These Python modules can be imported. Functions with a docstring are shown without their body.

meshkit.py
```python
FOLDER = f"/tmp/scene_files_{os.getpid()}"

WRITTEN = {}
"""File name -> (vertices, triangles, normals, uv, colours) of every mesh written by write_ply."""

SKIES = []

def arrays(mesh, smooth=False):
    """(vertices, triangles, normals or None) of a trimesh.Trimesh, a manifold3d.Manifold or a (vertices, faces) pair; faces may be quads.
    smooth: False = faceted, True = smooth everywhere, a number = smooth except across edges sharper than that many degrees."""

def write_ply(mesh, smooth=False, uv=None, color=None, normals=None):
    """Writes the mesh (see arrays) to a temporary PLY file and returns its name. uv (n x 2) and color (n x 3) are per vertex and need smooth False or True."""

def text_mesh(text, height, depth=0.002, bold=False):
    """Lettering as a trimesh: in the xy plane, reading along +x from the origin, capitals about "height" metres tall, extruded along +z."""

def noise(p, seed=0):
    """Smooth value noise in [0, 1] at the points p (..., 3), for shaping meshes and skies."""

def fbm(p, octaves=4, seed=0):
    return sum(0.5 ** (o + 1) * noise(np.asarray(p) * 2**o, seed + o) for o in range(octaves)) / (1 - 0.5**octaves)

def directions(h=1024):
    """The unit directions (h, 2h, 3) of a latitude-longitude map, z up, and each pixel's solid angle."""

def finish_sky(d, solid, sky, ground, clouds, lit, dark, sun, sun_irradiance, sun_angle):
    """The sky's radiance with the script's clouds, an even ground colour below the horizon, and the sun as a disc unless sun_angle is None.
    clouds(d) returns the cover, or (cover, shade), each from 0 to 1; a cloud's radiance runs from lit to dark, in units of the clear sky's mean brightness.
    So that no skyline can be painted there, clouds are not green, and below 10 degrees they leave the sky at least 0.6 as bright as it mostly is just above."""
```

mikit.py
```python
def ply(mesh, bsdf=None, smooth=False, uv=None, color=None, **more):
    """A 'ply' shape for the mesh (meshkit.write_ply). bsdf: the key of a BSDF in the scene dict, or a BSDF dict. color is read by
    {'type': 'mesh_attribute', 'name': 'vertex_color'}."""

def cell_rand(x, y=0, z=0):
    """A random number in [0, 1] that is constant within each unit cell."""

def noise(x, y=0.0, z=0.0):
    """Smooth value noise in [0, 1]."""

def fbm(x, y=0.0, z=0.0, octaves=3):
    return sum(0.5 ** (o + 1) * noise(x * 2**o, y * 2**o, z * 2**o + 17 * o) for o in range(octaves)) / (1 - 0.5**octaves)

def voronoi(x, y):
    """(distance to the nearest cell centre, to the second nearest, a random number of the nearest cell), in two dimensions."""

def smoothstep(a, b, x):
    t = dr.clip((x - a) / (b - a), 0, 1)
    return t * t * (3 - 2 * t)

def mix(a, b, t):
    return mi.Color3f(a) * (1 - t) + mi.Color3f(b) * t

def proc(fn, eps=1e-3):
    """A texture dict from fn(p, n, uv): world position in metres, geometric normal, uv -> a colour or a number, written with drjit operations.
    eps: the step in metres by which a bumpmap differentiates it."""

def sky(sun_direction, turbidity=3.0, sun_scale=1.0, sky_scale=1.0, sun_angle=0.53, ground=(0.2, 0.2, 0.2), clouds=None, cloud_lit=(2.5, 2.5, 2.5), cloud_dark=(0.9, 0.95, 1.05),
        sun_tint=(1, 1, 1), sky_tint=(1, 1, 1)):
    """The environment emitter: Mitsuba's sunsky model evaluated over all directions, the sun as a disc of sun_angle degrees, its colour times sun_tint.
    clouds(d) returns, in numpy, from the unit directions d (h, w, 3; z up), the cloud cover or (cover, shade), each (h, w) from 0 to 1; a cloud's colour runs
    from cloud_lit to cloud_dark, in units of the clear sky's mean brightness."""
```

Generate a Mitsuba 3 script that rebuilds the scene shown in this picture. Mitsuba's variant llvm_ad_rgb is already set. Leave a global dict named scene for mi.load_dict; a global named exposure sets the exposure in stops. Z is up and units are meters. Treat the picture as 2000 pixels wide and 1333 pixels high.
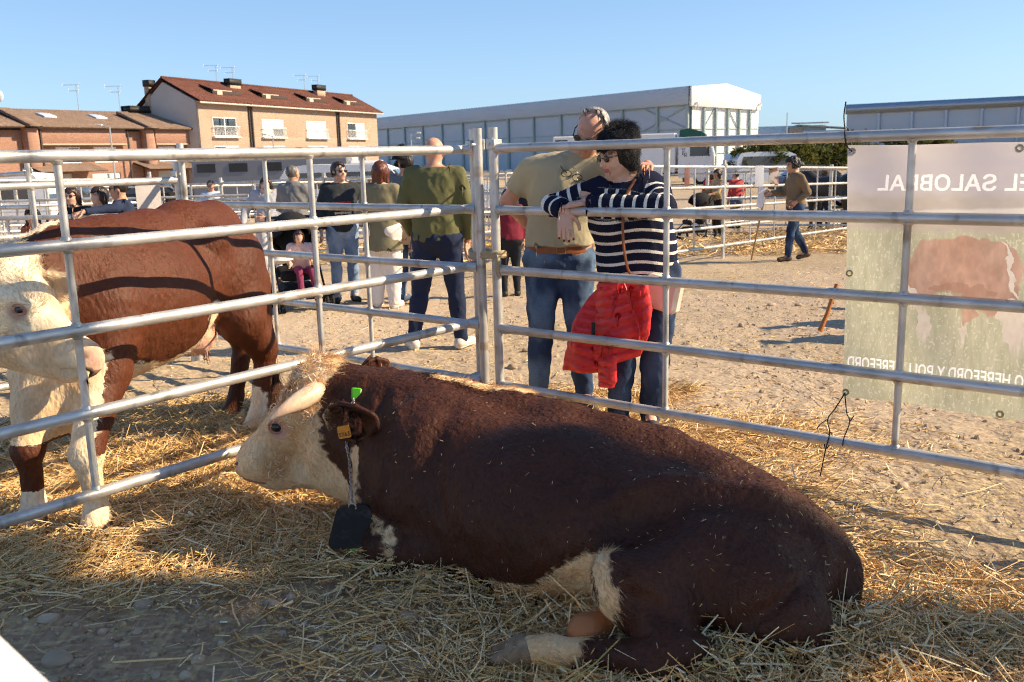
import math, random
import numpy as np, trimesh, mitsuba as mi, drjit as dr
import mikit, meshkit
from mikit import proc, noise, fbm, voronoi, smoothstep, mix, cell_rand

# ---------------------------------------------------------------- camera, sky, exposure
T = mi.ScalarTransform4f
scene, labels = {}, {}
EYE = np.array([0, 0, 1.53])
_p, _r = math.radians(11.33), math.radians(-1.49)
_F = np.array([0, math.cos(_p), -math.sin(_p)])
_U0 = np.array([0, math.sin(_p), math.cos(_p)])
_U = -math.sin(_r) * np.array([1., 0, 0]) + math.cos(_r) * _U0
scene['camera'] = {'type': 'thinlens', 'fov': 2 * math.degrees(math.atan(1000 / 1800)), 'fov_axis': 'x', 'aperture_radius': 0.0028,
                   'focus_distance': 4.4, 'near_clip': 0.05, 'far_clip': 3000.0,
                   'to_world': T().look_at(origin=EYE.tolist(), target=(EYE + _F).tolist(), up=_U.tolist())}
SUN = np.array([math.cos(math.radians(33)), -0.02, math.sin(math.radians(33))])
scene['sky_light'] = mikit.sky(SUN.tolist(), turbidity=2.2, sun_tint=(1.0, 0.99, 0.96), ground=(0.25, 0.2, 0.15), sun_scale=1.2, sky_tint=(.94, 1.0, 1.12))
exposure = 2.3

# ---------------------------------------------------------------- helpers
RNG = np.random.default_rng(7)
def V(*a): return np.array(a, float)
def unit(v): v = np.asarray(v, float); return v / (np.linalg.norm(v) + 1e-12)

def free(key):
    if key not in scene and key not in labels: return key
    i = 1
    while f'{key}_{i:03d}' in scene or f'{key}_{i:03d}' in labels: i += 1
    return f'{key}_{i:03d}'

def thing(name, label, cat, group=None):
    k = free(name)
    labels[k] = {'label': label, 'category': cat}
    if group: labels[k]['group'] = group
    return k

def put(key, mesh, m, smooth=35, parent=None, label=None, uv=None, color=None, **more):
    """one entry of the scene; parent joins the key"""
    if parent: key = parent + '__' + key
    base, i = key, 1
    while key in scene: key = f'{base}_{i:03d}'; i += 1
    if isinstance(mesh, list): mesh = trimesh.util.concatenate(mesh)
    scene[key] = mikit.ply(mesh, m, smooth=smooth, uv=uv, color=color, **more)
    if label: labels[key] = {'label': label}
    return key

def one(name, mesh, m, label, cat, group=None, smooth=35, **kw):
    """a thing that is a single mesh"""
    k = thing(name, label, cat, group)
    return put(k, mesh, m, smooth, **kw)

def again(src, key, to, skip=()):
    """copies every entry of thing src under the key, moved by the 4x4 matrix"""
    for k in [k for k in scene if k == src or k.startswith(src + '__')]:
        if any(s in k for s in skip): continue
        scene[key + k[len(src):]] = {**scene[k], 'to_world': T(to.tolist())}

def move(x=0, y=0, z=0, rz=0, s=1, rx=0, ry=0):
    m = trimesh.transformations.euler_matrix(math.radians(rx), math.radians(ry), math.radians(rz))
    m[:3, :3] *= np.asarray(s); m[:3, 3] = (x, y, z); return m

def moved(mesh, **k):
    mesh = mesh.copy(); mesh.apply_transform(move(**k)); return mesh

def box(x, y, z, sx, sy, sz, rz=0, bev=0):
    """box by centre and size; bev chamfers its edges"""
    if bev:
        import manifold3d as m3
        h = V(sx, sy, sz) / 2; pts = []
        for a in (-1, 1):
            for b in (-1, 1):
                for c in (-1, 1):
                    for k in range(3):
                        q = V(a, b, c) * (h - bev); q[k] = (a, b, c)[k] * h[k]; pts.append(q)
        m = trimesh.convex.convex_hull(np.array(pts))
    else: m = trimesh.creation.box((sx, sy, sz))
    return moved(m, x=x, y=y, z=z, rz=rz)

def tube(pts, r, n=8, cap=True):
    p = np.asarray(pts, float); k = len(p); r = np.broadcast_to(np.asarray(r, float), (k,))
    t = np.gradient(p, axis=0); t /= np.linalg.norm(t, axis=1, keepdims=True) + 1e-12
    ref = V(0, 0, 1) if abs(t[:, 2]).mean() < .8 else V(1, 0, .01)
    a = np.cross(t, ref); a /= np.linalg.norm(a, axis=1, keepdims=True) + 1e-12
    b = np.cross(t, a)
    an = np.arange(n) * 2 * np.pi / n
    v = (p[:, None] + r[:, None, None] * (np.cos(an)[None, :, None] * a[:, None] + np.sin(an)[None, :, None] * b[:, None])).reshape(-1, 3)
    i, j = np.meshgrid(np.arange(k - 1), np.arange(n), indexing='ij')
    q = np.stack([i * n + j, i * n + (j + 1) % n, (i + 1) * n + (j + 1) % n, (i + 1) * n + j], -1).reshape(-1, 4)
    f = np.vstack([q[:, [0, 2, 1]], q[:, [0, 3, 2]]])
    f = f[:, ::-1]
    if cap:
        m = len(v); v = np.vstack([v, p[0], p[-1]]); j = np.arange(n)
        c1 = np.stack([np.full(n, m), (j + 1) % n, j], 1); c2 = np.stack([np.full(n, m + 1), (k - 1) * n + j, (k - 1) * n + (j + 1) % n], 1)
        f = np.vstack([f, c1, c2])
    m = trimesh.Trimesh(v, f, process=False)
    if m.volume < 0: m.invert()
    return m

def spline(pts, n=8):
    """Catmull-Rom through the points"""
    p = np.asarray(pts, float); p = np.vstack([2 * p[0] - p[1], p, 2 * p[-1] - p[-2]]); out = []
    for i in range(1, len(p) - 2):
        for s in np.arange(n) / n:
            a, b, c, d = p[i - 1:i + 3]
            out.append(.5 * (2 * b + (c - a) * s + (2 * a - 5 * b + 4 * c - d) * s * s + (3 * b - a - 3 * c + d) * s ** 3))
    return np.array(out + [p[-2]])

def extrude(poly, h, **k):
    """xy polygon, extruded from z=0 to h, then moved"""
    from shapely.geometry import Polygon
    g = poly if hasattr(poly, 'geom_type') else Polygon(poly)
    if not g.is_valid: g = g.buffer(0)
    gs = getattr(g, 'geoms', [g])
    return moved(trimesh.util.concatenate([trimesh.creation.extrude_polygon(x, h, engine='earcut') for x in gs]), **k)

def frame_mesh(mesh, o, ex, ey, ez):
    """puts a mesh's x, y, z on the given axes at o"""
    m = np.eye(4); m[:3, 0], m[:3, 1], m[:3, 2], m[:3, 3] = ex, ey, ez, o
    mesh = mesh.copy(); mesh.apply_transform(m); return mesh

# ---- implicit bodies: tapered capsules joined smoothly, meshed by surface nets
class Body:
    def __init__(s): s.p = []
    def cap(s, a, b, ra, rb=None, k=.03, flat=None, op='+'):
        s.p.append((np.asarray(a, float), np.asarray(b, float), ra, ra if rb is None else rb, k, flat, op)); return s
    def ball(s, a, r, k=.03, op='+'):
        """r: radius or three radii along x, y, z"""
        s.p.append((np.asarray(a, float), None, np.broadcast_to(np.asarray(r, float), (3,)), None, k, None, op)); return s
    def egg(s, a, r, R, k=.03, op='+'):
        """ellipsoid with its axes as the columns of R"""
        s.p.append((np.asarray(a, float), None, np.asarray(r, float), None, k, np.asarray(R, float), op)); return s
    def bounds(s):
        lo, hi = [], []
        for a, b, ra, rb, k, fl, op in s.p:
            if op != '+': continue
            r = max(ra, rb) if b is not None else (ra if fl is None else np.full(3, max(ra)))
            for q in ([a, b] if b is not None else [a]): lo.append(q - r); hi.append(q + r)
        return np.min(lo, 0), np.max(hi, 0)
    def field(s, P, grow=0, only=None):
        """distance at points (n,3)"""
        F = np.full(len(P), .4)
        for i, pr in enumerate(s.p):
            if only is not None and i not in only: continue
            F = s._apply(pr, P, F, grow)
        return F
    @staticmethod
    def _apply(pr, P, F, grow):
        a, b, ra, rb, k, fl, op = pr
        if b is not None:
            q = P - a; ba = b - a
            if fl is not None:
                n, sc = fl; n = unit(n); off = (q - np.clip((q @ ba) / (ba @ ba + 1e-12), 0, 1)[..., None] * ba) @ n
                q = q + off[..., None] * (sc - 1) * n
            t = np.clip((q @ ba) / (ba @ ba + 1e-12), 0, 1)
            d = np.linalg.norm(q - t[..., None] * ba, axis=-1) - (ra + (rb - ra) * t)
        else:
            q = P - a
            if fl is not None: q = q @ fl
            m = np.linalg.norm(q / ra, axis=-1); m2 = np.linalg.norm(q / ra ** 2, axis=-1)
            d = m * (m - 1) / (m2 + 1e-9)
        d = d - grow
        if op == '+':
            h = np.maximum(k - np.abs(F - d), 0) / k
            return np.minimum(F, d) - h * h * k / 4
        h = np.maximum(k - np.abs(F + d), 0) / k
        return np.maximum(F, -d) + h * h * k / 4
    def mesh(s, h, grow=0, clip=None, extra=None, only=None, smooth=1):
        lo, hi = s.bounds(); lo = lo - grow - 3 * h; hi = hi + grow + 3 * h
        n = np.ceil((hi - lo) / h).astype(int) + 1
        ax = [lo[i] + h * np.arange(n[i]) for i in range(3)]
        F = np.full(tuple(n), .4, np.float32)
        for i, pr in enumerate(s.p):
            if only is not None and i not in only: continue
            a, b, ra, rb, k, fl, op = pr
            if b is not None: r = max(ra, rb); l, u = np.minimum(a, b) - r, np.maximum(a, b) + r
            else: r = ra if fl is None else np.full(3, max(ra)); l, u = a - r, a + r
            mg = grow + k + 4 * h
            i0 = np.clip(np.floor((l - mg - lo) / h).astype(int), 0, n - 1); i1 = np.clip(np.ceil((u + mg - lo) / h).astype(int) + 1, 1, n)
            if (i1 <= i0).any(): continue
            sl = tuple(slice(i0[j], i1[j]) for j in range(3))
            P = np.stack(np.meshgrid(*[ax[j][sl[j]] for j in range(3)], indexing='ij'), -1)
            F[sl] = s._apply(pr, P, F[sl], grow)
        if clip is not None or extra is not None:
            P = np.stack(np.meshgrid(*ax, indexing='ij'), -1).astype(np.float32)
            if extra is not None: F = F + extra(P)
            if clip is not None: F = np.maximum(F, clip(P))
        v, f = surface_nets(F, lo, h)
        m = trimesh.Trimesh(v, f, process=False)
        if smooth: trimesh.smoothing.filter_taubin(m, iterations=2 * smooth)
        return m

def surface_nets(F, o, h):
    F = np.asarray(F, np.float32); S = F < 0; n = np.array(F.shape)
    c = np.zeros(n - 1, np.int8)
    for a, b, d in np.ndindex(2, 2, 2): c += S[a:n[0] - 1 + a, b:n[1] - 1 + b, d:n[2] - 1 + d]
    act = np.argwhere((c > 0) & (c < 8)); idx = np.full(n - 1, -1, np.int64); idx[tuple(act.T)] = np.arange(len(act))
    pos = np.zeros((len(act), 3)); cnt = np.zeros(len(act))
    for ax in range(3):
        e = np.eye(3, dtype=int)[ax]; oth = [i for i in range(3) if i != ax]
        for a, b in np.ndindex(2, 2):
            p = act.copy(); p[:, oth[0]] += a; p[:, oth[1]] += b; q = p + e
            f0, f1 = F[tuple(p.T)], F[tuple(q.T)]; m = (f0 < 0) != (f1 < 0)
            t = np.where(m, f0 / np.where(m, f0 - f1, 1), 0)
            pos += np.where(m[:, None], p + t[:, None] * e, 0); cnt += m
    v = o + h * pos / cnt[:, None]; faces = []
    for ax in range(3):
        u, w = (ax + 1) % 3, (ax + 2) % 3
        e = np.eye(3, dtype=int)[ax]
        A = S[tuple(slice(0, n[i] - 1) if i == ax else slice(1, n[i] - 1) for i in range(3))]
        Bq = S[tuple(slice(1, n[i]) if i == ax else slice(1, n[i] - 1) for i in range(3))]
        for flip, M in ((False, A & ~Bq), (True, ~A & Bq)):
            p = np.argwhere(M); p[:, u] += 1; p[:, w] += 1
            if not len(p): continue
            eu, ew = np.eye(3, dtype=int)[u], np.eye(3, dtype=int)[w]
            q = np.stack([idx[tuple((p - eu - ew).T)], idx[tuple((p - ew).T)], idx[tuple(p.T)], idx[tuple((p - eu).T)]], 1)
            faces.append(q[:, ::-1] if flip else q)
    q = np.vstack(faces)
    return v, np.vstack([q[:, [0, 1, 2]], q[:, [0, 2, 3]]])

def ribbons(P, D, L, W, bend, col, seg=2, sides=3, up=None, taper=True):
    """many thin tapering blades: roots P, directions D, lengths L, radii W, sideways bend vectors; returns one mesh and its colours"""
    n = len(P); D = D / (np.linalg.norm(D, axis=1, keepdims=True) + 1e-9)
    ref = np.where(np.abs(D[:, 2:3]) < .9, V(0, 0, 1), V(1, 0, 0)); a = np.cross(D, ref); a /= np.linalg.norm(a, axis=1, keepdims=True); b = np.cross(D, a)
    rows = []
    for s in range(seg + 1):
        t = s / seg; c = P + D * (L * t)[:, None] + bend * (t * t)
        w = W * ((1 - .85 * t) if taper else 1)
        for k in range(sides):
            an = 2 * np.pi * k / sides
            rows.append(c + w[:, None] * (math.cos(an) * a + math.sin(an) * b))
    m = (seg + 1) * sides; v = np.stack(rows, 1).reshape(-1, 3); f = []
    for s in range(seg):
        for k in range(sides):
            p, q = s * sides + k, s * sides + (k + 1) % sides
            f += [(p, q, q + sides), (p, q + sides, p + sides)]
    f = np.array(f); F = (np.arange(n)[:, None, None] * m + f[None]).reshape(-1, 3)
    return trimesh.Trimesh(v, F, process=False), np.repeat(col, m, 0)

# ---------------------------------------------------------------- materials
def ref(k): return {'type': 'ref', 'id': k}
MATS = {}
def mat(c, rough=.7, metal=0.0, spec=.4, **k):
    """plain principled of one colour, made once"""
    key = (tuple(np.round(np.broadcast_to(c, 3), 4)), rough, metal, spec, tuple(sorted(k.items())))
    if key not in MATS:
        name = f'paint_{len(MATS)}'; MATS[key] = name
        scene[name] = {'type': 'twosided', 'b': {'type': 'principled', 'base_color': {'type': 'rgb', 'value': list(map(float, np.broadcast_to(c, 3)))}, 'roughness': float(rough), 'metallic': float(metal), 'specular': float(spec), **k}}
    return MATS[key]
def cloth(c, sc=1.0):
    """woven fabric: fine bump, soft tone changes"""
    key = ('cloth', tuple(np.round(np.broadcast_to(c, 3), 4)), sc)
    if key not in MATS:
        name = f'fabric_{len(MATS)}'; MATS[key] = name
        scene[name] = {'type': 'twosided', 'b': {'type': 'bumpmap', 't': proc(cloth_bump), 'scale': 1.0, 'b': {'type': 'principled', 'base_color': {'type': 'rgb', 'value': list(map(float, np.broadcast_to(c, 3)))}, 'roughness': .85, 'specular': .2, 'sheen': .25}}}
    return MATS[key]
def cloth_bump(p, n, uv): return (fbm(p.x * 14, p.y * 14, p.z * 9, 3) * .012 + noise(p.x * 120, p.y * 120, p.z * 120) * .0012)
def tex(name, fn, rough=.8, metal=0.0, spec=.3, bump=None, eps=1e-3, rfn=None, **k):
    b = {'type': 'principled', 'base_color': proc(fn), 'roughness': proc(rfn) if rfn else float(rough), 'metallic': float(metal), 'specular': float(spec), **k}
    if bump: b = {'type': 'bumpmap', 't': proc(bump, eps), 'scale': 1.0, 'b': b}
    scene[name] = {'type': 'twosided', 'b': b}
    return name
scene['vertex_paint'] = {'type': 'twosided', 'b': {'type': 'principled', 'base_color': {'type': 'mesh_attribute', 'name': 'vertex_color'}, 'roughness': .8, 'specular': .25}}
scene['hair_paint'] = {'type': 'twosided', 'b': {'type': 'principled', 'base_color': {'type': 'mesh_attribute', 'name': 'vertex_color'}, 'roughness': .55, 'specular': .4}}
scene['straw_paint'] = {'type': 'twosided', 'b': {'type': 'principled', 'base_color': {'type': 'mesh_attribute', 'name': 'vertex_color'}, 'roughness': .45, 'specular': .5}}
scene['skin_paint'] = {'type': 'twosided', 'b': {'type': 'bumpmap', 't': proc(lambda p, n, uv: noise(p.x * 160, p.y * 160, p.z * 160) * .0006), 'scale': 1.0, 'b': {'type': 'principled', 'base_color': {'type': 'mesh_attribute', 'name': 'vertex_color'}, 'roughness': .5, 'specular': .4}}}
tex('galvanised', lambda p, n, uv: mix((.50, .49, .46), (.66, .65, .62), smoothstep(.3, .7, fbm(p.x * 9, p.y * 9, p.z * 9, 3))) * (1 - .45 * smoothstep(.58, .8, fbm(p.x * 23 + 7, p.y * 23, p.z * 6, 3))) * mix((1., 1., 1.), (.62, .47, .33), smoothstep(.64, .78, fbm(p.x * 6, p.y * 6, p.z * 11, 3)) * .7),
    metal=.55, spec=.5, rfn=lambda p, n, uv: .36 + .22 * fbm(p.x * 30, p.y * 30, p.z * 30, 2), bump=lambda p, n, uv: noise(p.x * 60, p.y * 60, p.z * 60) * .0006)
# ---------------------------------------------------------------- ground
DR = V(.7815, -.6239, 0); NR = V(-.6239, -.7815, 0)       # along the right-hand panel (towards the camera side), and its inner normal
DL = V(-.6239, -.7815, 0)                                   # along the dividing panel, from the corner towards the camera
R0 = V(-.076, 5.22, 0); L0 = V(-.194, 5.473, 0)
def gz0(y): return -.035 * np.clip(y - 7, 0, 21)
def relief(x, y):
    p = np.stack([x, y, 0 * x], -1)
    return (meshkit.fbm(p * V(1.3, 1.3, 1), 3, 3) - .5) * .07 * np.exp(-np.maximum(0, np.abs(y - 5) - 8) / 6) + (meshkit.fbm(p * V(9, 9, 1), 3, 5) - .5) * .028 * ((y < 12) & (y > 1))
def gz(x, y):
    x, y = np.broadcast_arrays(np.asarray(x, float), np.asarray(y, float)); return gz0(y) + relief(x, y)
def graded(lo, hi, step, far0, far1, g=1.16):
    a = list(np.arange(lo, hi, step)); s = step
    while a[-1] < far1: s *= g; a.append(a[-1] + s)
    s = step
    while a[0] > far0: s *= g; a.insert(0, a[0] - s)
    return np.array(a)
gx, gy = graded(-3.2, 3.6, .028, -900, 900), graded(2.0, 8.0, .03, -300, 1500)
X, Y = np.meshgrid(gx, gy, indexing='ij'); Z = gz(X, Y)
nx, ny = X.shape; I, J = np.meshgrid(np.arange(nx - 1), np.arange(ny - 1), indexing='ij'); a_ = (I * ny + J).ravel()
gm = (np.stack([X, Y, Z], -1).reshape(-1, 3), np.stack([a_, a_ + ny, a_ + ny + 1, a_ + 1], 1))
def earth(p, n, uv):
    a = fbm(p.x * .6, p.y * .6, 0, 3); b = fbm(p.x * 14, p.y * 14, 3, 3); c = noise(p.x * 90, p.y * 90, 0)
    base = mix((.40, .315, .225), (.285, .22, .152), smoothstep(.35, .7, a * .6 + b * .4))
    base = mix(base, (.44, .365, .275), smoothstep(.6, .85, b) * .6)
    shade_tint = smoothstep(.55, -.2, dr.sqrt(dr.square((p.x + 1.0) * .62) + dr.square(p.y - 2.5)) - 1.0 + (fbm(p.x * 3, p.y * 3, 7, 3) - .5) * .9)
    base = mix(base, mix((.36, .225, .125), (.25, .155, .085), b), shade_tint * .6)      # browner tint painted in for the look of the shaded foreground
    straw = smoothstep(.66, .74, noise(p.x * 70, p.y * 16, 5)) * .35 + smoothstep(.66, .74, noise(p.x * 18, p.y * 75, 9)) * .35
    return mix(base, (.55, .43, .22), straw * smoothstep(.4, .7, a + .1)) * (.82 + .36 * c)
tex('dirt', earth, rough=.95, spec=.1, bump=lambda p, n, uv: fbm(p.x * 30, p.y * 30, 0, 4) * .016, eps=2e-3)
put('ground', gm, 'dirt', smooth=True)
labels['ground'] = {'label': 'dry trodden brown earth of the fairground strewn with straw', 'kind': 'structure'}

# ---------------------------------------------------------------- tubular livestock panels
RAILS = (.225, .562, .90, 1.237, 1.575)
def rail_mesh(l, z, r=.0245):
    xs = [0.02, .05, .09, .14, l * .33, l * .66, l - .14, l - .09, l - .05, l - .02]
    rr = [r * 1.22, r * 1.2, r * 1.08, r, r, r, r, r * 1.08, r * 1.2, r * 1.22]
    return tube([(x, 0, z) for x in xs], rr, 14)
def upright_mesh(x, rails, r=.0155):
    m = [tube([(x, 0, rails[0]), (x, 0, rails[-1])], r, 10)]
    for i, z in enumerate(rails):
        for s in (-1, 1):
            if 0 < i < len(rails) - 1 or (s > 0) == (i == 0): m.append(tube([(x, 0, z + s * .018), (x, 0, z + s * .027), (x, 0, z + s * .034)], [r * 1.5, r * 1.35, r], 10))
    return m
def panel(key, l=3.27, ups=(1.09, 2.19), rails=RAILS, top=1.69, to=None, parts=None):
    """post, rail, upright, bracket under the key; the local x axis runs along the panel"""
    if parts is None:
        parts = [('post', tube([(x, 0, -.02), (x, 0, .5), (x, 0, top)], .0265, 14)) for x in (0, l)]
        parts += [('rail', rail_mesh(l, z)) for z in rails]
        parts += [('upright', trimesh.util.concatenate(upright_mesh(x, rails))) for x in ups]
        parts += [('bracket', trimesh.util.concatenate([box(x, -.03 * s, top - .09, .05, .012, .06, bev=.003), box(x + .03 * s, 0, top - .09, .012, .07, .05, bev=.003), tube([(x, -.05 * s, top - .09), (x, .05 * s, top - .09)], .009, 8)])) for x, s in ((0, 1), (l, -1))]
    for n, m in parts:
        k = put(n, m, 'galvanised', 40, parent=key)
        scene[k]['to_world'] = T(to.tolist())
def along(p, d, z=None):
    """4x4: x along d, at p, standing on the ground"""
    m = np.eye(4); m[:3, 0] = d; m[:3, 1] = np.cross((0, 0, 1), d); m[:3, 3] = (p[0], p[1], gz0(p[1]) if z is None else z); return m
k = thing('fence_panel', 'five-rail tubular steel fence panel in front of the couple, carrying the banner', 'fence')
panel(k, 3.27, (1.086, 2.215), to=along(R0, DR))
k = thing('fence_panel', 'sunlit tubular fence panel between the lying bull and the standing cow', 'fence')
panel(k, 3.6, (1.215, 2.43), to=along(L0, DL))
k = thing('fence_panel', 'tubular fence panel behind the standing cow, in front of the man in the green shirt', 'fence')
panel(k, 2.97, (.96, 1.95), to=along(R0 - DR * .115 + V(0, .03, 0), -DR))
k = thing('fence_panel', 'tubular fence panel at the left edge, behind the head of the cow', 'fence')
panel(k, 3.3, (1.1, 2.2), rails=(.1, .43, .76, 1.09, 1.425), top=1.56, to=along(R0 - DR * 3.14, DL))
k = thing('fence_panel', 'next tubular panel of the pen beside the banner, cut by the right edge', 'fence')
panel(k, 3.27, to=along(R0 + DR * 3.36, DR))
k = thing('fence_panel', 'low three-rail panel on which the three visitors at the left lean', 'fence')
panel(k, 3.0, (1.0, 2.0), rails=(.25, .65, 1.125), top=1.17, to=along(V(-3.05, 9.15, 0), V(-.995, .1, 0)))
# the pens behind: one panel built, the rest are copies
GB = 'fence panels of the pens in the background'
first = None
def back_panel(x, y, d, lab, GB):
    global first
    k = thing('fence_panel', lab, 'fence', GB)
    to = along(V(x, y, 0), d); to[2, 0] = (gz0(y + d[1] * 3.27) - gz0(y)) / 3.27
    if first is None: panel(k, to=to); first = k
    else: again(first, k, to)
UP = -DL
A = V(3.74, 16.12, 0)
for i in range(-1, 4): back_panel(*(A + UP * 3.3 * i)[:2], UP, 'sunlit panel of the fence line running back beside the walking man', 'panels of the fence line beside the walking man')
for j in range(5): back_panel(*(A - UP * 3.3 - DR * 3.3 * j)[:2], -DR, 'panel along the far edge of the aisle behind the standing visitors', 'panels along the far edge of the aisle')          # front of the second row
for j in range(1, 5): back_panel(*(A - UP * 3.3 - DR * 3.3 * j)[:2], UP, 'panel dividing two pens beyond the aisle', 'dividing panels of the pens beyond the aisle')
for j in range(0, 5): back_panel(*(A + UP * 0.2 - DR * 3.3 * j)[:2], -DR, 'panel closing the rear of a pen beyond the aisle', 'rear panels of the pens beyond the aisle') if j else None
C0 = V(7.85, 22.73, 0)
for j in range(-1, 6): back_panel(*(C0 - DR * 3.3 * j)[:2], -DR, 'shaded panel of the farthest long fence in front of the vehicles', 'panels of the farthest long fence')
for j in range(0, 3): back_panel(*(C0 + UP * .1 - DR * 3.3 * j)[:2], UP, 'panel running back from the farthest long fence towards the vehicles', 'panels running back from the farthest fence')
for j in range(0, 3): back_panel(*(V(-4.85, 9.5, 0) - DR * 3.3 * j)[:2], -DR, 'panel of the fence at the left edge behind the cow and the leaning visitors', 'panels at the left edge behind the leaning visitors')
for j in range(1, 3): back_panel(*(V(-4.85, 9.5, 0) - DR * 3.3 * j)[:2], UP, 'panel running away from the fence at the left edge', 'panels running away at the left edge')
for j in range(0, 3): back_panel(*(V(-6.2, 14.6, 0) - DR * 3.3 * j)[:2], -DR, 'panel of the farther fence at the left, below the brick terrace', 'panels of the farther fence at the left')

# tan strap knotted round the corner posts
pts = [V(-.235, 5.50, .985), V(-.225, 5.425, .97), V(-.16, 5.30, .985), V(-.085, 5.182, .995), V(-.035, 5.20, 1.0), V(-.04, 5.26, .99), V(-.12, 5.42, .99), V(-.19, 5.515, .985), V(-.235, 5.50, .99)]
st = []
for dz in (0, -.018): st.append(tube(spline(np.array(pts) + V(0, 0, dz), 6), .013, 8))
st.append(tube(spline([(-.075, 5.18, 1.0), (-.068, 5.17, .95), (-.075, 5.172, .90), (-.06, 5.175, .865)], 6), [.014] * 12 + [.011] * 7, 8))
one('strap', st, cloth((.42, .33, .2)), 'tan cloth strap knotted round the corner fence posts', 'strap')

# stones: the ones that show, each a thing
tex('pebble', lambda p, n, uv: mix((.33, .25, .165), (.48, .38, .27), fbm(p.x * 25, p.y * 25, p.z * 25, 3)) * (.8 + .4 * noise(p.x * 7, p.y * 7, 0)), rough=.8, bump=lambda p, n, uv: fbm(p.x * 90, p.y * 90, p.z * 90, 2) * .003)
def pebble(seed, r):
    m = trimesh.creation.icosphere(3, 1.0); v = np.array(m.vertices)
    v *= (1 + .35 * (meshkit.fbm(v * 1.2 + seed * 7, 2) - .5))[:, None] * r
    return trimesh.Trimesh(v, m.faces, process=False)
STONES = [(-1.62, 2.93, .05), (-1.33, 3.02, .045), (-1.34, 3.25, .05), (-1.26, 3.13, .03), (-1.46, 2.66, .065), (-1.40, 2.85, .028), (-1.28, 2.84, .03), (-1.75, 3.2, .045), (-1.0, 2.62, .035), (-1.1, 2.53, .025), (-.35, 3.0, .04), (-.47, 3.0, .05), (-.44, 2.64, .04), (-.32, 2.56, .045), (-.37, 2.82, .055),
          (-.95, 2.45, .05), (-.66, 2.43, .035), (1.55, 3.30, .04), (1.35, 3.75, .045), (1.75, 3.95, .05), (.12, 7.2, .06), (.0, 6.6, .06), (2.75, 9.6, .07), (3.0, 9.5, .06), (-.1, 5.75, .06), (1.9, 8.1, .04)]
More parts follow.
